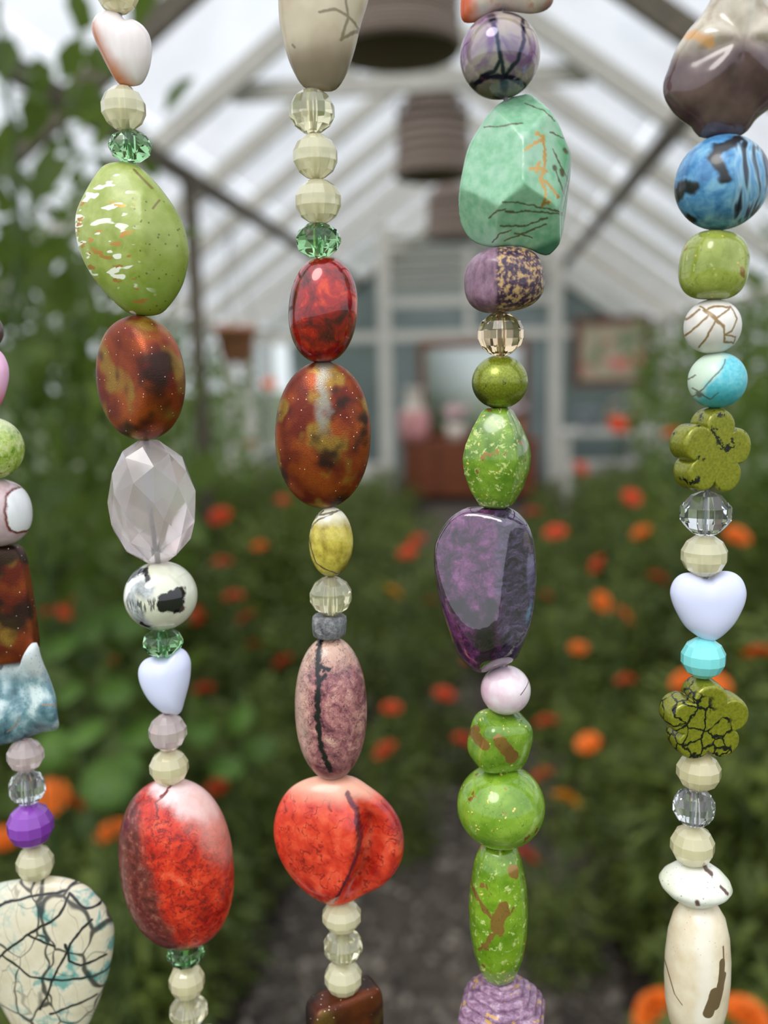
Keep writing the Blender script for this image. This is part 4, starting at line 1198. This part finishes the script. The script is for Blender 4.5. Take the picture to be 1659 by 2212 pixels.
def m_bone(b):
    t = NT('bone_beige_stone'); x = t.xyz(t.warp(None, 2, 0.2))
    c = t.ramp(t.noise(scale=2, detail=4), [(0.3, (212, 192, 160)), (0.7, (232, 220, 196))])
    c = t.mix(t.rng(t.ma('ABSOLUTE', t.ma('SUBTRACT', x[0], 0.0)), 0.30, 0.05, 0, 0.5), c, (240, 234, 226))
    spk = t.ma('MULTIPLY', t.rng(t.vor(scale=10), 0.10, 0.15, 1, 0), t.rng(x[2], 0.1, 0.9))
    c = t.mix(t.ma('MULTIPLY', spk, 0.5), c, (164, 130, 84))
    lf = t.strokes([[b.L(1557, 2068), b.L(1557, 2110), b.L(1548, 2150)], ], 0.07, soft=0.1, warp=0.05, wscale=3)
    lf = t.ma('MAXIMUM', lf, t.strokes([[b.L(1560, 2100), b.L(1553, 2140), b.L(1546, 2170)]], 0.085, soft=0.1, warp=0.05, wscale=3))
    lf = t.ma('MAXIMUM', lf, t.strokes([[b.L(1545, 2140), b.L(1537, 2165), b.L(1531, 2188)]], 0.115, soft=0.1, warp=0.06, wscale=3))
    lf = t.ma('MAXIMUM', lf, t.strokes([[b.L(1558, 2030), b.L(1561, 2070)]], 0.018))
    lf = t.ma('MAXIMUM', lf, t.strokes([[b.L(1435, 2080), b.L(1448, 2120), b.L(1460, 2160), b.L(1476, 2180)]], 0.010))
    c = t.mix(lf, c, (104, 84, 58))
    return t.done(t.pr(c, 0.34, coat=0.2))
def m_cracked(b):
    t = NT('cream_teal_crackle')
    c = t.ramp(t.noise(scale=2, detail=5), [(0.3, (204, 192, 164)), (0.7, (224, 216, 196))])
    x = t.xyz()
    tl = t.rng(t.noise(t.warp(None, 2, 0.4), 2.0, 3), 0.50, 0.62, 0, 0.9)
    c = t.mix(t.ma('MULTIPLY', tl, t.rng(x[0], -0.7, 0.4, 0.35, 1.0)), c, (92, 156, 150))
    v = t.warp(None, 1.3, 0.7, 1.0)
    th = t.rng(t.noise(scale=1.4, detail=1), 0.35, 0.65, 0.4, 1.6)
    e = t.rng(t.ma('DIVIDE', t.vor(t.map(v, loc=(0.3, 0, 0.9), scale=(1.15, 1, 0.8), rot=(0, 0.5, 0)), 1.0, 'DISTANCE_TO_EDGE'), th), 0.012, 0.045, 1, 0)
    e2 = t.rng(t.vor(t.map(v, loc=(4, 1, 2), rot=(0, -0.7, 0), scale=(2.0, 1, 0.6)), 1.2, 'DISTANCE_TO_EDGE'), 0.004, 0.018, 1, 0)
    e3 = t.strokes([[b.L(0, 1955), b.L(80, 1935), b.L(150, 1920), b.L(178, 1895)], [b.L(155, 1927), b.L(130, 1975), b.L(60, 2015), b.L(0, 2060), b.L(-30, 2080)], [b.L(155, 1927), b.L(195, 1948), b.L(232, 1940)], [b.L(200, 1975), b.L(150, 2030), b.L(105, 2110), b.L(70, 2175)], [b.L(138, 2035), b.L(142, 2070), b.L(165, 2078), b.L(220, 2055)],
                    [b.L(0, 2060), b.L(20, 2075), b.L(55, 2105), b.L(100, 2112), b.L(180, 2105)], [b.L(60, 2015), b.L(115, 2040)], [b.L(185, 2150), b.L(90, 2185)]], 0.028, warp=0.10, wscale=3)
    c = t.mix(t.ma('MAXIMUM', t.ma('MAXIMUM', t.ma('MULTIPLY', e, 0.9), t.ma('MULTIPLY', e2, 0.45)), e3), c, (24, 24, 28))
    return t.done(t.pr(c, 0.32, coat=0.2))
def m_tealtile(b):
    t = NT('teal_grey_glaze'); n = t.noise(scale=1.6, detail=5, dist=0.4); x = t.xyz(t.warp(None, 2, 0.3))
    c = t.ramp(n, [(0.35, (34, 66, 80)), (0.5, (104, 140, 150)), (0.66, (206, 220, 222))])
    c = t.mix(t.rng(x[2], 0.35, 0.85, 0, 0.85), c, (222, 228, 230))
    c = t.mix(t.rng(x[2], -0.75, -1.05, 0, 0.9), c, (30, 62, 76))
    c = t.mix(t.ma('MULTIPLY', t.rng(t.vor(scale=14), 0.2, 0.26, 1, 0), 0.35), c, (28, 52, 60))
    st = t.strokes([[b.L(82, 1524), b.L(100, 1520), b.L(122, 1520)], [b.L(95, 1568), b.L(120, 1560)], [b.L(0, 1580), b.L(15, 1570), b.L(22, 1555)]], 0.012, warp=0.08)
    c = t.mix(st, c, (150, 120, 96))
    return t.done(t.pr(c, 0.35, coat=0.2))
def m_pinkheart(b):
    t = NT('pink_glaze_bead'); x = t.xyz()
    return t.done(t.pr(t.mix(t.rng(x[2], 0.1, -0.7), (240, 184, 220), (206, 84, 110)), 0.25, coat=0.3))
def m_patch(b):
    t = NT('pink_agate_white_patch'); c = t.ramp(t.noise(scale=3, detail=4), [(0.3, (186, 156, 162)), (0.7, (214, 192, 196))])
    o = t.strokes([[b.L(36, 1070), b.L(34, 1140)], [b.L(46, 1075), b.L(44, 1135)]], 0.21, warp=0.08, soft=0.12)
    i = t.strokes([[b.L(36, 1072), b.L(35, 1138)], [b.L(44, 1078), b.L(42, 1134)]], 0.175, warp=0.08, soft=0.12)
    c = t.mix(o, c, (112, 48, 36)); c = t.mix(i, c, (238, 238, 242))
    return t.done(t.pr(c, 0.15, coat=0.5))
def m_darkbead(b): return simple('dark_mauve_stone', (84, 62, 66), 0.25, 0.3, 2.0, coat=0.3)
def m_speckgreen(b):
    t = NT('pale_green_speckled_stone'); x = t.xyz()
    c = t.ramp(t.noise(t.warp(None, 4, 0.2), 5, 5, 0.7), [(0.35, (96, 140, 30)), (0.5, (172, 196, 84)), (0.7, (226, 228, 176))])
    c = t.mix(t.rng(x[2], 0.1, 0.6, 0, 0.6), c, (228, 230, 196))
    c = t.mix(t.rng(t.vor(scale=4.5), 0.17, 0.2, 1, 0), c, (132, 106, 74))
    return t.done(t.pr(c, 0.3, coat=0.2))
m_gg7 = greengold('green_gold_stone_a', 1.0, 0.62, 0.54, 3.0)
m_gg10 = greengold('green_gold_stone_b', 2.0, 0.66, 0.62, 2.0, blobs=(([(1026, 1598), (1040, 1606)], 0.15), ([(1080, 1598), (1092, 1618), (1108, 1640)], 0.14)))
m_gg11 = greengold('green_gold_stone_c', 3.3, 0.66, 0.66, 2.4, ((98, 138, 26), (136, 170, 56)))
m_gg12 = greengold('green_gold_stone_d', 4.1, 0.64, 0.56, 2.3, ((88, 128, 12), (126, 162, 36)), blobs=(([(1085, 1965), (1078, 1985), (1072, 2005)], 0.16), ([(1020, 1905), (1035, 1945), (1060, 1982)], 0.045), ([(1068, 2010), (1058, 2035), (1040, 2055)], 0.04), ([(1105, 1870), (1110, 1880)], 0.09)))
m_gg3 = greengold('green_gold_stone_e', 5.6, 0.66, 0.60, 2.2, ((132, 146, 48), (166, 176, 84)))

# ------------------------------------------------------------------ beads: strands
class B:
    def __init__(s, name, label, shape, box, mat, group=None, uni=False):
        s.name, s.label, s.shape, s.mat, s.group, s.uni = name, label, shape, mat, group, uni
        s.x0, s.y0, s.x1, s.y1 = box
        s.cx, s.cy, s.w, s.h = (s.x0 + s.x1) / 2, (s.y0 + s.y1) / 2, s.x1 - s.x0, s.y1 - s.y0
        s.sx = s.sz = 1.0
    def L(s, px, py):
        """a point of the photograph as (x, z) on the front of the bead"""
        u, v = (px - s.cx) / 100 * s.sx, (s.cy - py) / 100 * s.sz
        rr = min(1.0, (2 * (px - s.cx) / s.w) ** 2 + (2 * (py - s.cy) / s.h) ** 2)
        d = float(np.abs(s.V[:, 1]).max()) * math.sqrt(1 - rr) * 0.95
        return (u - d * s.loc[0] / STR_Y, v - d * (s.loc[2] - CAM_Z) / STR_Y)
    def fit(s):
        V, F, sm = s.shape(s)
        tgt = np.array([s.cx, s.cy])
        p = tgt.copy()
        for _ in range(9):
            loc = at_y(p[0], p[1], STR_Y)
            s.k = float((loc - CP) @ CF) * 100 / FPX
            W_ = loc + s.k * V * np.array([s.sx, s.sx, s.sz])
            q = proj(W_); a, b_ = q.min(0), q.max(0)
            fx, fz = s.w / (b_[0] - a[0]), s.h / (b_[1] - a[1])
            if s.uni: fx = fz = math.sqrt(fx * fz)
            s.sx *= fx; s.sz *= fz
            p = p + (tgt - (a + b_) / 2)
        s.loc = at_y(p[0], p[1], STR_Y)
        s.V = V * np.array([s.sx, s.sx, s.sz]); s.F = F; s.sm = sm
    def axis(s, xt, rad):
        """top and bottom of the bead (metres) where the thread passes"""
        X = s.V * s.k
        d = np.hypot(X[:, 0] + s.loc[0] - xt, X[:, 1])
        for m in (1.0, 1.6, 2.5, 4.0):
            sel = d < rad * m
            if sel.sum() > 5: break
        z = X[sel, 2] + s.loc[2]
        return z.max(), z.min()

CR_G, GC_G, CL_G, LH_G, FL_G = 'cream faceted beads', 'green crystal beads', 'clear faceted beads', 'lavender heart beads', 'olive flower beads'
fc = lambda yaw=0.1, tilt=0.0, **k: sh_facet(yaw=yaw, tilt=tilt, **k)
GREENLEAF = [(249, 350), (295, 351), (330, 377), (371, 430), (399, 484), (409, 538), (406, 570), (390, 620), (361, 661), (330, 683), (273, 679), (229, 642), (194, 595), (172, 547), (163, 500), (168, 452), (194, 405), (225, 364)]
def ridge(V):
    V = V.copy(); fr = V[:, 1] < 0
    V[fr, 1] -= 0.16 * np.exp(-np.abs(V[fr, 0] - 0.50) / 0.25) * np.clip(1 - np.abs(V[fr, 2]) / 1.7, 0, 1)
    return V
def fold(V):
    V = V.copy(); fr = V[:, 1] < 0
    x, z = V[fr, 0], V[fr, 2]
    zc = np.array([-1.4, -1.1, -0.55, 0.0, 0.40, 0.8, 1.1, 1.25, 1.6]); xc = np.array([-0.2, -0.03, 0.26, 0.45, 0.52, 0.51, 0.36, 0.2, -0.02])
    s = x - np.interp(z, zc, xc)
    rim = np.clip((1.38 - np.hypot(x, z)) / 0.5, 0, 1)
    up = np.clip((1.3 - z) * 1.5, 0, 1) 
    off = np.where(s < 0, -0.20 * np.exp(-(s / 0.45) ** 2), -0.20 + 0.95 * (1 - np.exp(-s / 0.08)) * np.exp(-s / 0.7)) * rim * np.clip(up, 0, 1)
    V[fr, 1] += off
    return V
def wavy(V):
    V = V.copy(); V[:, 1] += 0.16 * np.sin(V[:, 0] * 3.4 + V[:, 2] * 1.2) + 0.08 * np.sin(V[:, 2] * 4.2)
    return V
def lobes(V):
    V = V.copy(); a = np.arctan2(V[:, 2] - 0.1, V[:, 0]); r = np.hypot(V[:, 0], V[:, 2] - 0.1)
    V[:, 1] *= 1 + 0.16 * np.cos(5 * (a - math.pi / 2)) * np.clip(r, 0, 1)
    return V

S0 = [
 B('round_bead', 'dark mauve bead at the left edge above a pink heart', sh_ell(), (-85, 668, 7, 760), m_darkbead, uni=True),
 B('heart_bead', 'glossy pink heart bead cut by the left edge', sh_heart(0.35), (-115, 748, 20, 905), m_pinkheart),
 B('round_bead', 'pale green bead with brown specks at the left edge', sh_ell(), (-87, 898, 51, 1036), m_speckgreen, uni=True),
 B('round_bead', 'pink agate bead with a brown rimmed white patch', sh_ell(2.2), (-80, 1033, 68, 1181), m_patch, uni=True),
 B('tile_bead', 'flat copper brown glitter tile above the teal wavy bead', sh_super(7.0, (1, 0.34, 1), yaw=0.12, tilt=-0.075), (-92, 1182, 86, 1440), copper(2.0, 0.0, 0.15)),
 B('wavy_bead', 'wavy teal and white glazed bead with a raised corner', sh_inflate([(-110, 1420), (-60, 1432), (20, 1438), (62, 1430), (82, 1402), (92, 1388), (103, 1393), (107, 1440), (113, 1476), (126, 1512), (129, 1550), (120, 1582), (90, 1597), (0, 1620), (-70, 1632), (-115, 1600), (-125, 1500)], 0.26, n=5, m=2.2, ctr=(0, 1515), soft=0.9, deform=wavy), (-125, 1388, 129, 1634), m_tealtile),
 B('faceted_bead', 'pale pink faceted bead under the teal wavy bead', fc(0.2, 0.05), (13, 1590, 96, 1670), m_rosejelly),
 B('faceted_bead', 'clear faceted bead above the purple bead', fc(0.0), (18, 1660, 99, 1741), m_clear, CL_G),
 B('faceted_bead', 'opaque purple faceted bead', fc(0.15), (13, 1731, 118, 1834), m_purplef),
 B('faceted_bead', 'cream faceted bead between the purple bead and black veined bead', fc(0.25), (33, 1822, 118, 1908), m_cream, CR_G),
 B('teardrop_bead', 'large cream teardrop bead with black veins and teal blotches', sh_inflate([(60, 1888), (110, 1880), (160, 1885), (203, 1905), (233, 1945), (246, 1985), (240, 2035), (224, 2092), (200, 2150), (168, 2215), (130, 2290), (90, 2320), (50, 2290), (0, 2200), (-40, 2110), (-70, 2030), (-74, 1975), (-50, 1930), (-5, 1902)], 0.45, n=2.6, ctr=(88, 2030)), (-74, 1880, 247, 2320), m_cracked),
]
S1 = [
 B('faceted_bead', 'cream faceted bead cut by the top edge above the shell heart', fc(0.1), (207, -58, 300, 38), m_cream, CR_G),
 B('heart_bead', 'pearly shell heart bead with an orange brown side', sh_inflate([(198, 38), (211, 19), (236, 11), (257, 17), (274, 36), (291, 36), (312, 51), (325, 76), (327, 110), (319, 148), (304, 177), (287, 186), (257, 184), (241, 169), (224, 135), (207, 93), (197, 59)], 0.34, ctr=(265, 95), n=2.2), (197, 10, 328, 187), m_shell),
 B('faceted_bead', 'cream faceted bead between the shell heart and green crystal', fc(0.2), (217, 182, 316, 284), m_cream, CR_G),
 B('crystal_bead', 'green crystal bead on top of the large leaf green bead', sh_crystal(yaw=0.1), (233, 279, 328, 353), m_greenglass, GC_G),
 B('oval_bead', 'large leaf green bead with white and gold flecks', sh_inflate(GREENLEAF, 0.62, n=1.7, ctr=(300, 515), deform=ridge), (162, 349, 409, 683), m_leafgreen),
 B('oval_bead', 'copper brown oval tablet bead turned to show its rim', sh_inflate([(math.cos(a) * 0.97, math.sin(a) * 1.35) for a in np.linspace(0, 6.2832, 48, endpoint=False)], 0.46, n=11, m=1.5, px=False, yaw=-0.58), (207, 681, 401, 951), copper(5.3, 0.0, 0.0, 0.54, 0.8)),
 B('oval_bead', 'large see through rose quartz bead with flat cut faces', sh_hull(52, 4, 0.75, 2.15), (232, 950, 423, 1218), m_rose),
 B('round_bead', 'milky round bead with black swirl and patch', sh_ell(bore=0.06), (266, 1211, 427, 1357), m_panda),
 B('crystal_bead', 'green crystal bead between the black swirl bead and lavender heart', sh_crystal(yaw=0.3), (308, 1355, 396, 1421), m_greenglass, GC_G),
 B('heart_bead', 'lavender heart bead turned sideways under a green crystal', sh_inflate([(300, 1463), (302, 1442), (314, 1426), (333, 1419), (352, 1420), (370, 1415), (382, 1402), (394, 1400), (406, 1409), (413, 1426), (413, 1445), (408, 1475), (396, 1513), (385, 1541), (366, 1543), (347, 1539), (323, 1517), (307, 1489)], 0.34, n=2.6, ctr=(360, 1465)), (298, 1400, 413, 1543), m_lavender, LH_G),
 B('faceted_bead', 'pale pink faceted bead under the sideways lavender heart', fc(0.05), (320, 1539, 404, 1623), m_rosejelly),
 B('faceted_bead', 'cream faceted bead on top of the red and white egg bead', fc(0.15), (322, 1616, 408, 1700), m_cream, CR_G),
 B('oval_bead', 'largest bead, egg shaped, red with white top and dark side', sh_ell(2.3, 0.72, tilt=-0.03), (255, 1668, 506, 2058), m_redstone),
 B('crystal_bead', 'green crystal bead half hidden below the red and white egg', sh_crystal(yaw=0.15), (360, 2022, 442, 2093), m_greenglass, GC_G),
 B('faceted_bead', 'cream faceted bead under the lowest green crystal', fc(0.1), (364, 2078, 443, 2163), m_cream, CR_G),
 B('faceted_bead', 'clear yellowish faceted bead at the bottom edge', fc(0.3), (366, 2142, 449, 2228), m_creamclear, CL_G),
 B('heart_bead', 'lavender heart bead cut by the bottom edge', sh_heart(0.35, tilt=0.2), (372, 2192, 484, 2330), m_lavender, LH_G),
]
S2 = [
 B('teardrop_bead', 'large beige agate bead cut by the top edge', sh_inflate([(641, 190), (660, 206), (690, 212), (718, 210), (742, 177), (762, 121), (777, 63), (795, 5), (803, -60), (795, -130), (760, -185), (700, -200), (640, -180), (610, -110), (602, -40), (601, 38), (608, 89), (620, 142)], 0.5, ctr=(700, 10), n=2.4), (601, -200, 803, 212), m_beigeshell),
 B('faceted_bead', 'clear yellowish faceted bead under the beige agate', fc(0.0), (624, 187, 723, 290), m_creamclear, CL_G),
 B('faceted_bead', 'cream faceted bead, upper of the two above a green crystal', fc(0.1), (633, 288, 729, 389), m_cream, CR_G),
 B('faceted_bead', 'cream faceted bead resting right on the green crystal above red glass', fc(0.2), (638, 385, 737, 484), m_cream, CR_G),
 B('crystal_bead', 'green crystal bead on top of the red glass bead', sh_crystal(yaw=0.2), (640, 481, 737, 557), m_greenglass, GC_G),
 B('oval_bead', 'glossy red foil glass oval bead', sh_ell(2.15, 0.8, tilt=0.10), (623, 553, 773, 785), m_redglass),
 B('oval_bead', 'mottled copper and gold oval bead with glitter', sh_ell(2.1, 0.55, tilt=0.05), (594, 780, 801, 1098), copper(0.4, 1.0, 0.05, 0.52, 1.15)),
 B('oval_bead', 'small yellow olive oval bead with thin dark lines', sh_ell(2.0, 0.8, tilt=0.05), (667, 1095, 763, 1246), m_olive),
 B('faceted_bead', 'pale cream see through faceted bead on the grey stone bead', fc(0.1), (669, 1243, 760, 1331), m_creamclear, CR_G),
 B('cylinder_bead', 'small rough grey stone cylinder bead', sh_lathe([(0.5, 1.0), (0.85, 0.97), (0.97, 0.8), (1.0, 0.3), (0.98, -0.3), (0.93, -0.82), (0.8, -0.97), (0.45, -1.0)], 40, 0.1, True, yaw=0.3, poly=0.3, polyn=5, tilt=0.03), (674, 1320, 749, 1383), m_greystone),
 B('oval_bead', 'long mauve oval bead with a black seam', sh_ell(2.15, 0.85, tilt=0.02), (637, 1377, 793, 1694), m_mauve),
 B('disc_bead', 'scarlet folded disc bead with a dark crease', sh_inflate([(655, 1680), (700, 1667), (760, 1666), (800, 1688), (840, 1722), (866, 1765), (873, 1815), (862, 1862), (830, 1905), (790, 1930), (755, 1950), (720, 1960), (690, 1952), (650, 1925), (615, 1880), (596, 1835), (591, 1790), (600, 1745), (622, 1705)], 0.55, n=2.5, ctr=(732, 1812), deform=fold), (591, 1665, 873, 1961), m_redfold),
 B('faceted_bead', 'cream faceted bead just under the scarlet disc', fc(0.1), (696, 1938, 780, 2017), m_cream, CR_G),
 B('faceted_bead', 'clear yellowish faceted bead in the middle of three below the disc', fc(0.25), (699, 2002, 783, 2084), m_creamclear, CL_G),
 B('faceted_bead', 'cream faceted bead resting on the bottom copper tile', fc(0.05), (701, 2072, 782, 2157), m_cream, CR_G),
 B('tile_bead', 'dark copper tile bead cut by the bottom edge', sh_super(7.0, (1, 0.42, 1), yaw=0.62), (660, 2103, 829, 2330), copper(3.6, 0.0, 0.6)),
]
S3 = [
 B('star_bead', 'orange and white star shaped bead cut by the top edge', sh_inflate([(1000, -60), (993, 10), (998, 45), (1020, 50), (1045, 42), (1080, 27), (1110, 30), (1150, 38), (1180, 33), (1196, 15), (1192, -15), (1170, -60), (1195, -100), (1150, -125), (1110, -120), (1080, -160), (1055, -120), (1000, -115), (985, -95)], 0.42, ctr=(1090, -45), n=3), (985, -160, 1196, 50), m_star),
 B('round_bead', 'iridescent grey round bead with dark blue branching lines', sh_ell(bore=0.06), (993, 24, 1167, 219), m_irid),
 B('nugget_bead', 'large mint green faceted nugget with gold veins', sh_inflate([(1132, 196), (1142, 197), (1160, 220), (1193, 263), (1213, 311), (1233, 367), (1232, 397), (1223, 456), (1213, 501), (1195, 537), (1180, 552), (1162, 549), (1137, 536), (1102, 531), (1059, 529), (1011, 514), (993, 489), (990, 456), (998, 392), (1013, 319), (1036, 273), (1061, 238), (1097, 210)], 0.95, n=2.6, ctr=(1105, 390),
   cuts=((-0.50, -0.84, 0.20, 0.62), (0.62, -0.76, 0.18, 0.70), (0.1, -0.80, 0.60, 0.93), (0.15, -0.80, -0.58, 0.98), (-0.72, -0.58, -0.38, 0.98), (0.95, -0.25, -0.1, 0.98), (0.3, 0.95, 0, 0.6))), (990, 196, 1234, 552), m_mint),
 B('nugget_bead', 'purple nugget bead speckled with gold on one half', sh_super(2.35, (1, 0.9, 1), yaw=0.5, tilt=-0.1, cuts=((-0.8, -0.6, 0, 0.92), (0.3, -0.9, 0.3, 1.0)), lump=0.05), (1002, 531, 1177, 677), m_purplegold),
 B('faceted_bead', 'champagne crystal faceted bead under the purple gold nugget', sh_facet(14, (62, 36, 12, -12, -36, -62), yaw=0.1), (1031, 674, 1132, 769), m_champagne, CL_G),
 B('round_bead', 'pearly olive green round bead with fine black cracks', sh_ell(bore=0.06), (1019, 767, 1141, 883), m_greenmetal),
 B('nugget_bead', 'green lozenge bead with gold bubbles', sh_lathe([(0.34, 1.0), (0.46, 0.93), (0.72, 0.62), (0.93, 0.28), (1.0, 0.02), (0.95, -0.28), (0.78, -0.62), (0.52, -0.93), (0.36, -1.0)], 64, 0.06, True, 0.9, poly=0.75, polyn=4, yaw=0.5, twist=0.25), (999, 880, 1148, 1099), m_gg7),
 B('nugget_bead', 'large glossy dark purple nugget', sh_inflate([(1030, 1095), (1072, 1095), (1107, 1100), (1135, 1125), (1149, 1158), (1156, 1202), (1158, 1249), (1154, 1304), (1145, 1359), (1127, 1409), (1110, 1437), (1074, 1453), (1038, 1466), (1016, 1456), (986, 1423), (964, 1359), (948, 1304), (938, 1235), (938, 1186), (948, 1155), (972, 1120), (1003, 1099)], 0.95, n=2.5, ctr=(1055, 1265),
   cuts=((-0.22, -0.95, 0.20, 0.70), (0.66, -0.74, 0.05, 0.80))), (937, 1094, 1159, 1467), m_purple),
 B('round_bead', 'small pale pink round bead below the dark purple nugget', sh_ell(bore=0.05), (1038, 1434, 1147, 1545), m_palepink),
 B('nugget_bead', 'rounded cube bead, green with gold patches, set askew', sh_super(3.6, (0.95, 0.8, 0.9), yaw=0.55, tilt=0.22, pitch=0.15), (1009, 1527, 1152, 1673), m_gg10),
 B('round_bead', 'large bright green round bead with faint gold streaks', sh_ell(bore=0.07), (987, 1644, 1178, 1835), m_gg11),
 B('barrel_bead', 'long green barrel bead with gold splashes', sh_lathe([(0.48, 1.0), (0.60, 0.96), (0.80, 0.72), (0.94, 0.38), (1.0, 0.05), (0.97, -0.3), (0.85, -0.62), (0.62, -0.9), (0.45, -0.99), (0.38, -1.0)], 64, 0.07, True, poly=0.5, polyn=7, yaw=0.3), (1012, 1812, 1141, 2130), m_gg12),
 B('carved_bead', 'carved purple hexagonal bead with stepped ridges and gold traces', sh_lathe([(0.16, 1.0), (0.30, 1.0), (0.33, 0.93), (0.30, 0.86), (0.47, 0.88), (0.51, 0.80), (0.47, 0.72), (0.63, 0.73), (0.67, 0.64), (0.63, 0.56), (0.78, 0.56), (0.82, 0.46), (0.77, 0.38), (0.90, 0.36), (0.94, 0.26), (0.88, 0.18), (0.98, 0.14), (1.0, 0.04), (0.95, -0.06), (0.98, -0.14), (0.95, -0.28), (0.86, -0.34), (0.88, -0.46), (0.76, -0.5), (0.74, -0.62), (0.55, -0.72), (0.3, -0.95), (0.16, -1.0)], 72, 0.08, True, poly=0.9, polyn=6, yaw=0.4), (989, 2092, 1178, 2290), m_carved),
]
S4 = [
 B('lobed_bead', 'large lobed agate bead, cream above and brown mauve below', sh_inflate([(1526, 0), (1502, 34), (1477, 63), (1454, 102), (1441, 140), (1432, 167), (1434, 199), (1452, 230), (1474, 253), (1497, 269), (1508, 285), (1527, 297), (1590, 300), (1620, 288), (1640, 262), (1668, 240), (1705, 215), (1738, 180), (1742, 145), (1725, 95), (1695, 50), (1655, 5), (1630, -50), (1590, -75), (1550, -50)], 0.75, n=2.3, ctr=(1588, 130), deform=lobes, soft=1.0), (1432, -75, 1742, 300), m_brownlobe),
 B('round_bead', 'large blue and black marbled round bead', sh_ell(bore=0.07), (1456, 289, 1666, 498), m_bluemarble),
 B('nugget_bead', 'pale green rounded nugget with gold marks below the blue bead', sh_super(2.5, (1, 0.95, 1), yaw=0.4, tilt=0.08, lump=0.05), (1465, 496, 1620, 648), m_gg3),
 B('round_bead', 'white howlite round bead with gold brown veins', sh_ell(2.1, bore=0.06, tilt=0.05), (1476, 646, 1603, 764), m_howlite),
 B('round_bead', 'turquoise and cream round stone bead', sh_ell(2.05, bore=0.06), (1485, 761, 1615, 882), m_turq),
 B('flower_bead', 'olive flower bead with sparse black spatter under the turquoise bead', sh_flower(-0.10, 0.34, yaw=0.40), (1446, 880, 1622, 1064), flowermat(False), FL_G),
 B('faceted_bead', 'clear crystal faceted bead under the upper flower bead', sh_facet(10, (56, 18, -18, -56), yaw=0.1), (1468, 1060, 1582, 1159), m_clear, CL_G),
 B('faceted_bead', 'cream faceted bead in the notch of the lavender heart', sh_facet(14, (66, 40, 13, -13, -40, -66), yaw=0.1), (1470, 1152, 1573, 1247), m_cream, CR_G),
 B('heart_bead', 'lavender heart bead facing forward on the rightmost strand', sh_heart(0.4), (1447, 1233, 1613, 1385), m_lavender, LH_G),
 B('faceted_bead', 'opaque aqua faceted bead under the forward facing lavender heart', sh_facet(14, (66, 40, 13, -13, -40, -66), yaw=0.1), (1470, 1374, 1569, 1465), m_aqua),
 B('flower_bead', 'olive flower bead with dense black veins under the aqua bead', sh_flower(0.12, 0.36, yaw=0.22, tilt=0.12), (1423, 1463, 1617, 1633), flowermat(True), FL_G),
 B('faceted_bead', 'cream faceted bead under the black veined flower bead', fc(0.1), (1460, 1622, 1559, 1712), m_cream, CR_G),
 B('faceted_bead', 'clear faceted bead between two cream beads on the rightmost strand', fc(0.2), (1453, 1697, 1546, 1789), m_clear, CL_G),
 B('faceted_bead', 'cream faceted bead on the white saucer bead', fc(0.1), (1447, 1777, 1545, 1875), m_cream, CR_G),
 B('saucer_bead', 'white speckled saucer shaped bead', sh_lathe([(0.30, 1.0), (0.45, 0.93), (0.72, 0.62), (0.92, 0.28), (1.0, 0.0), (0.93, -0.26), (0.72, -0.6), (0.45, -0.92), (0.3, -1.0)], 64, 0.08, True, 0.9, tilt=0.08), (1423, 1853, 1583, 1963), m_whitespeck),
 B('barrel_bead', 'long bone beige barrel bead with a brown leaf mark', sh_lathe([(0.40, 1.0), (0.58, 0.95), (0.78, 0.80), (0.92, 0.55), (0.99, 0.22), (1.0, -0.1), (0.95, -0.45), (0.82, -0.75), (0.62, -0.94), (0.4, -1.0)], 56, 0.08), (1434, 1938, 1580, 2262), m_bone),
]
M_thread = simple('grey_thread', (120, 122, 130), 0.6)
ROD_Z = 1.985
SN = ['leftmost strand', 'strand second from the left', 'middle strand', 'strand second from the right', 'rightmost strand']
for si, S in enumerate((S0, S1, S2, S3, S4)):
    for b in S: b.fit()
    sh = {id(b): [0.0, 0.0] for b in S}
    for a, c in zip(S[:-1], S[1:]):                # beads rest on one another along the thread
        xt = (a.loc[0] + c.loc[0]) / 2
        rad = max(0.17, 0.14 * min(a.w, c.w) / 100) * a.k
        _, za = a.axis(xt, rad); zc, _ = c.axis(xt, rad)
        gap = za - zc
        if abs(gap) / a.k > 0.12: print('GAP', si, a.label, '|', c.label, round(gap / a.k * 100, 1), 'px')
        if gap < 0: gap = min(0.0, gap + 0.07 * a.k)
        wa = a.h ** 1.5 / (a.h ** 1.5 + c.h ** 1.5)
        sh[id(a)][1] -= gap * wa; sh[id(c)][0] += gap * (1 - wa)
    for b in S:
        zt, zb = b.axis(b.loc[0], max(0.17, 0.14 * b.w / 100) * b.k)
        up, dn = sh[id(b)]
        z = b.V[:, 2] * b.k + b.loc[2]
        f = np.clip((z - zb) / max(zt - zb, 1e-6), 0, 1)
        b.V[:, 2] += (dn * (1 - f) + up * f) / b.k
        me = mesh_of(b.name, b.V, b.F, b.sm, True)
        o = obj(b.name, me, b.mat(b), loc=b.loc, sc=b.k)
        tag(o, b.label, 'bead', b.group)
    pts = [Vector((S[0].loc[0], STR_Y, ROD_Z))] + [Vector(b.loc) for b in S]
    pts.append(pts[-1] + Vector((0, 0, -0.03)))
    pts = [pts[0], (pts[0] + pts[1]) / 2] + pts[1:]
    th = MB().tube(pts, 0.00045, 8).build('thread', M_thread, smooth=True)
    tag(th, 'grey thread holding the beads of the ' + SN[si], 'thread', 'bead curtain threads')
rd = MB().tube([(-0.51, STR_Y, ROD_Z + 0.008), (0.51, STR_Y, ROD_Z + 0.008)], 0.008, 12).build('curtain_rod', M_brown, smooth=True)
tag(rd, 'wooden rod the bead strands hang from', 'rod')
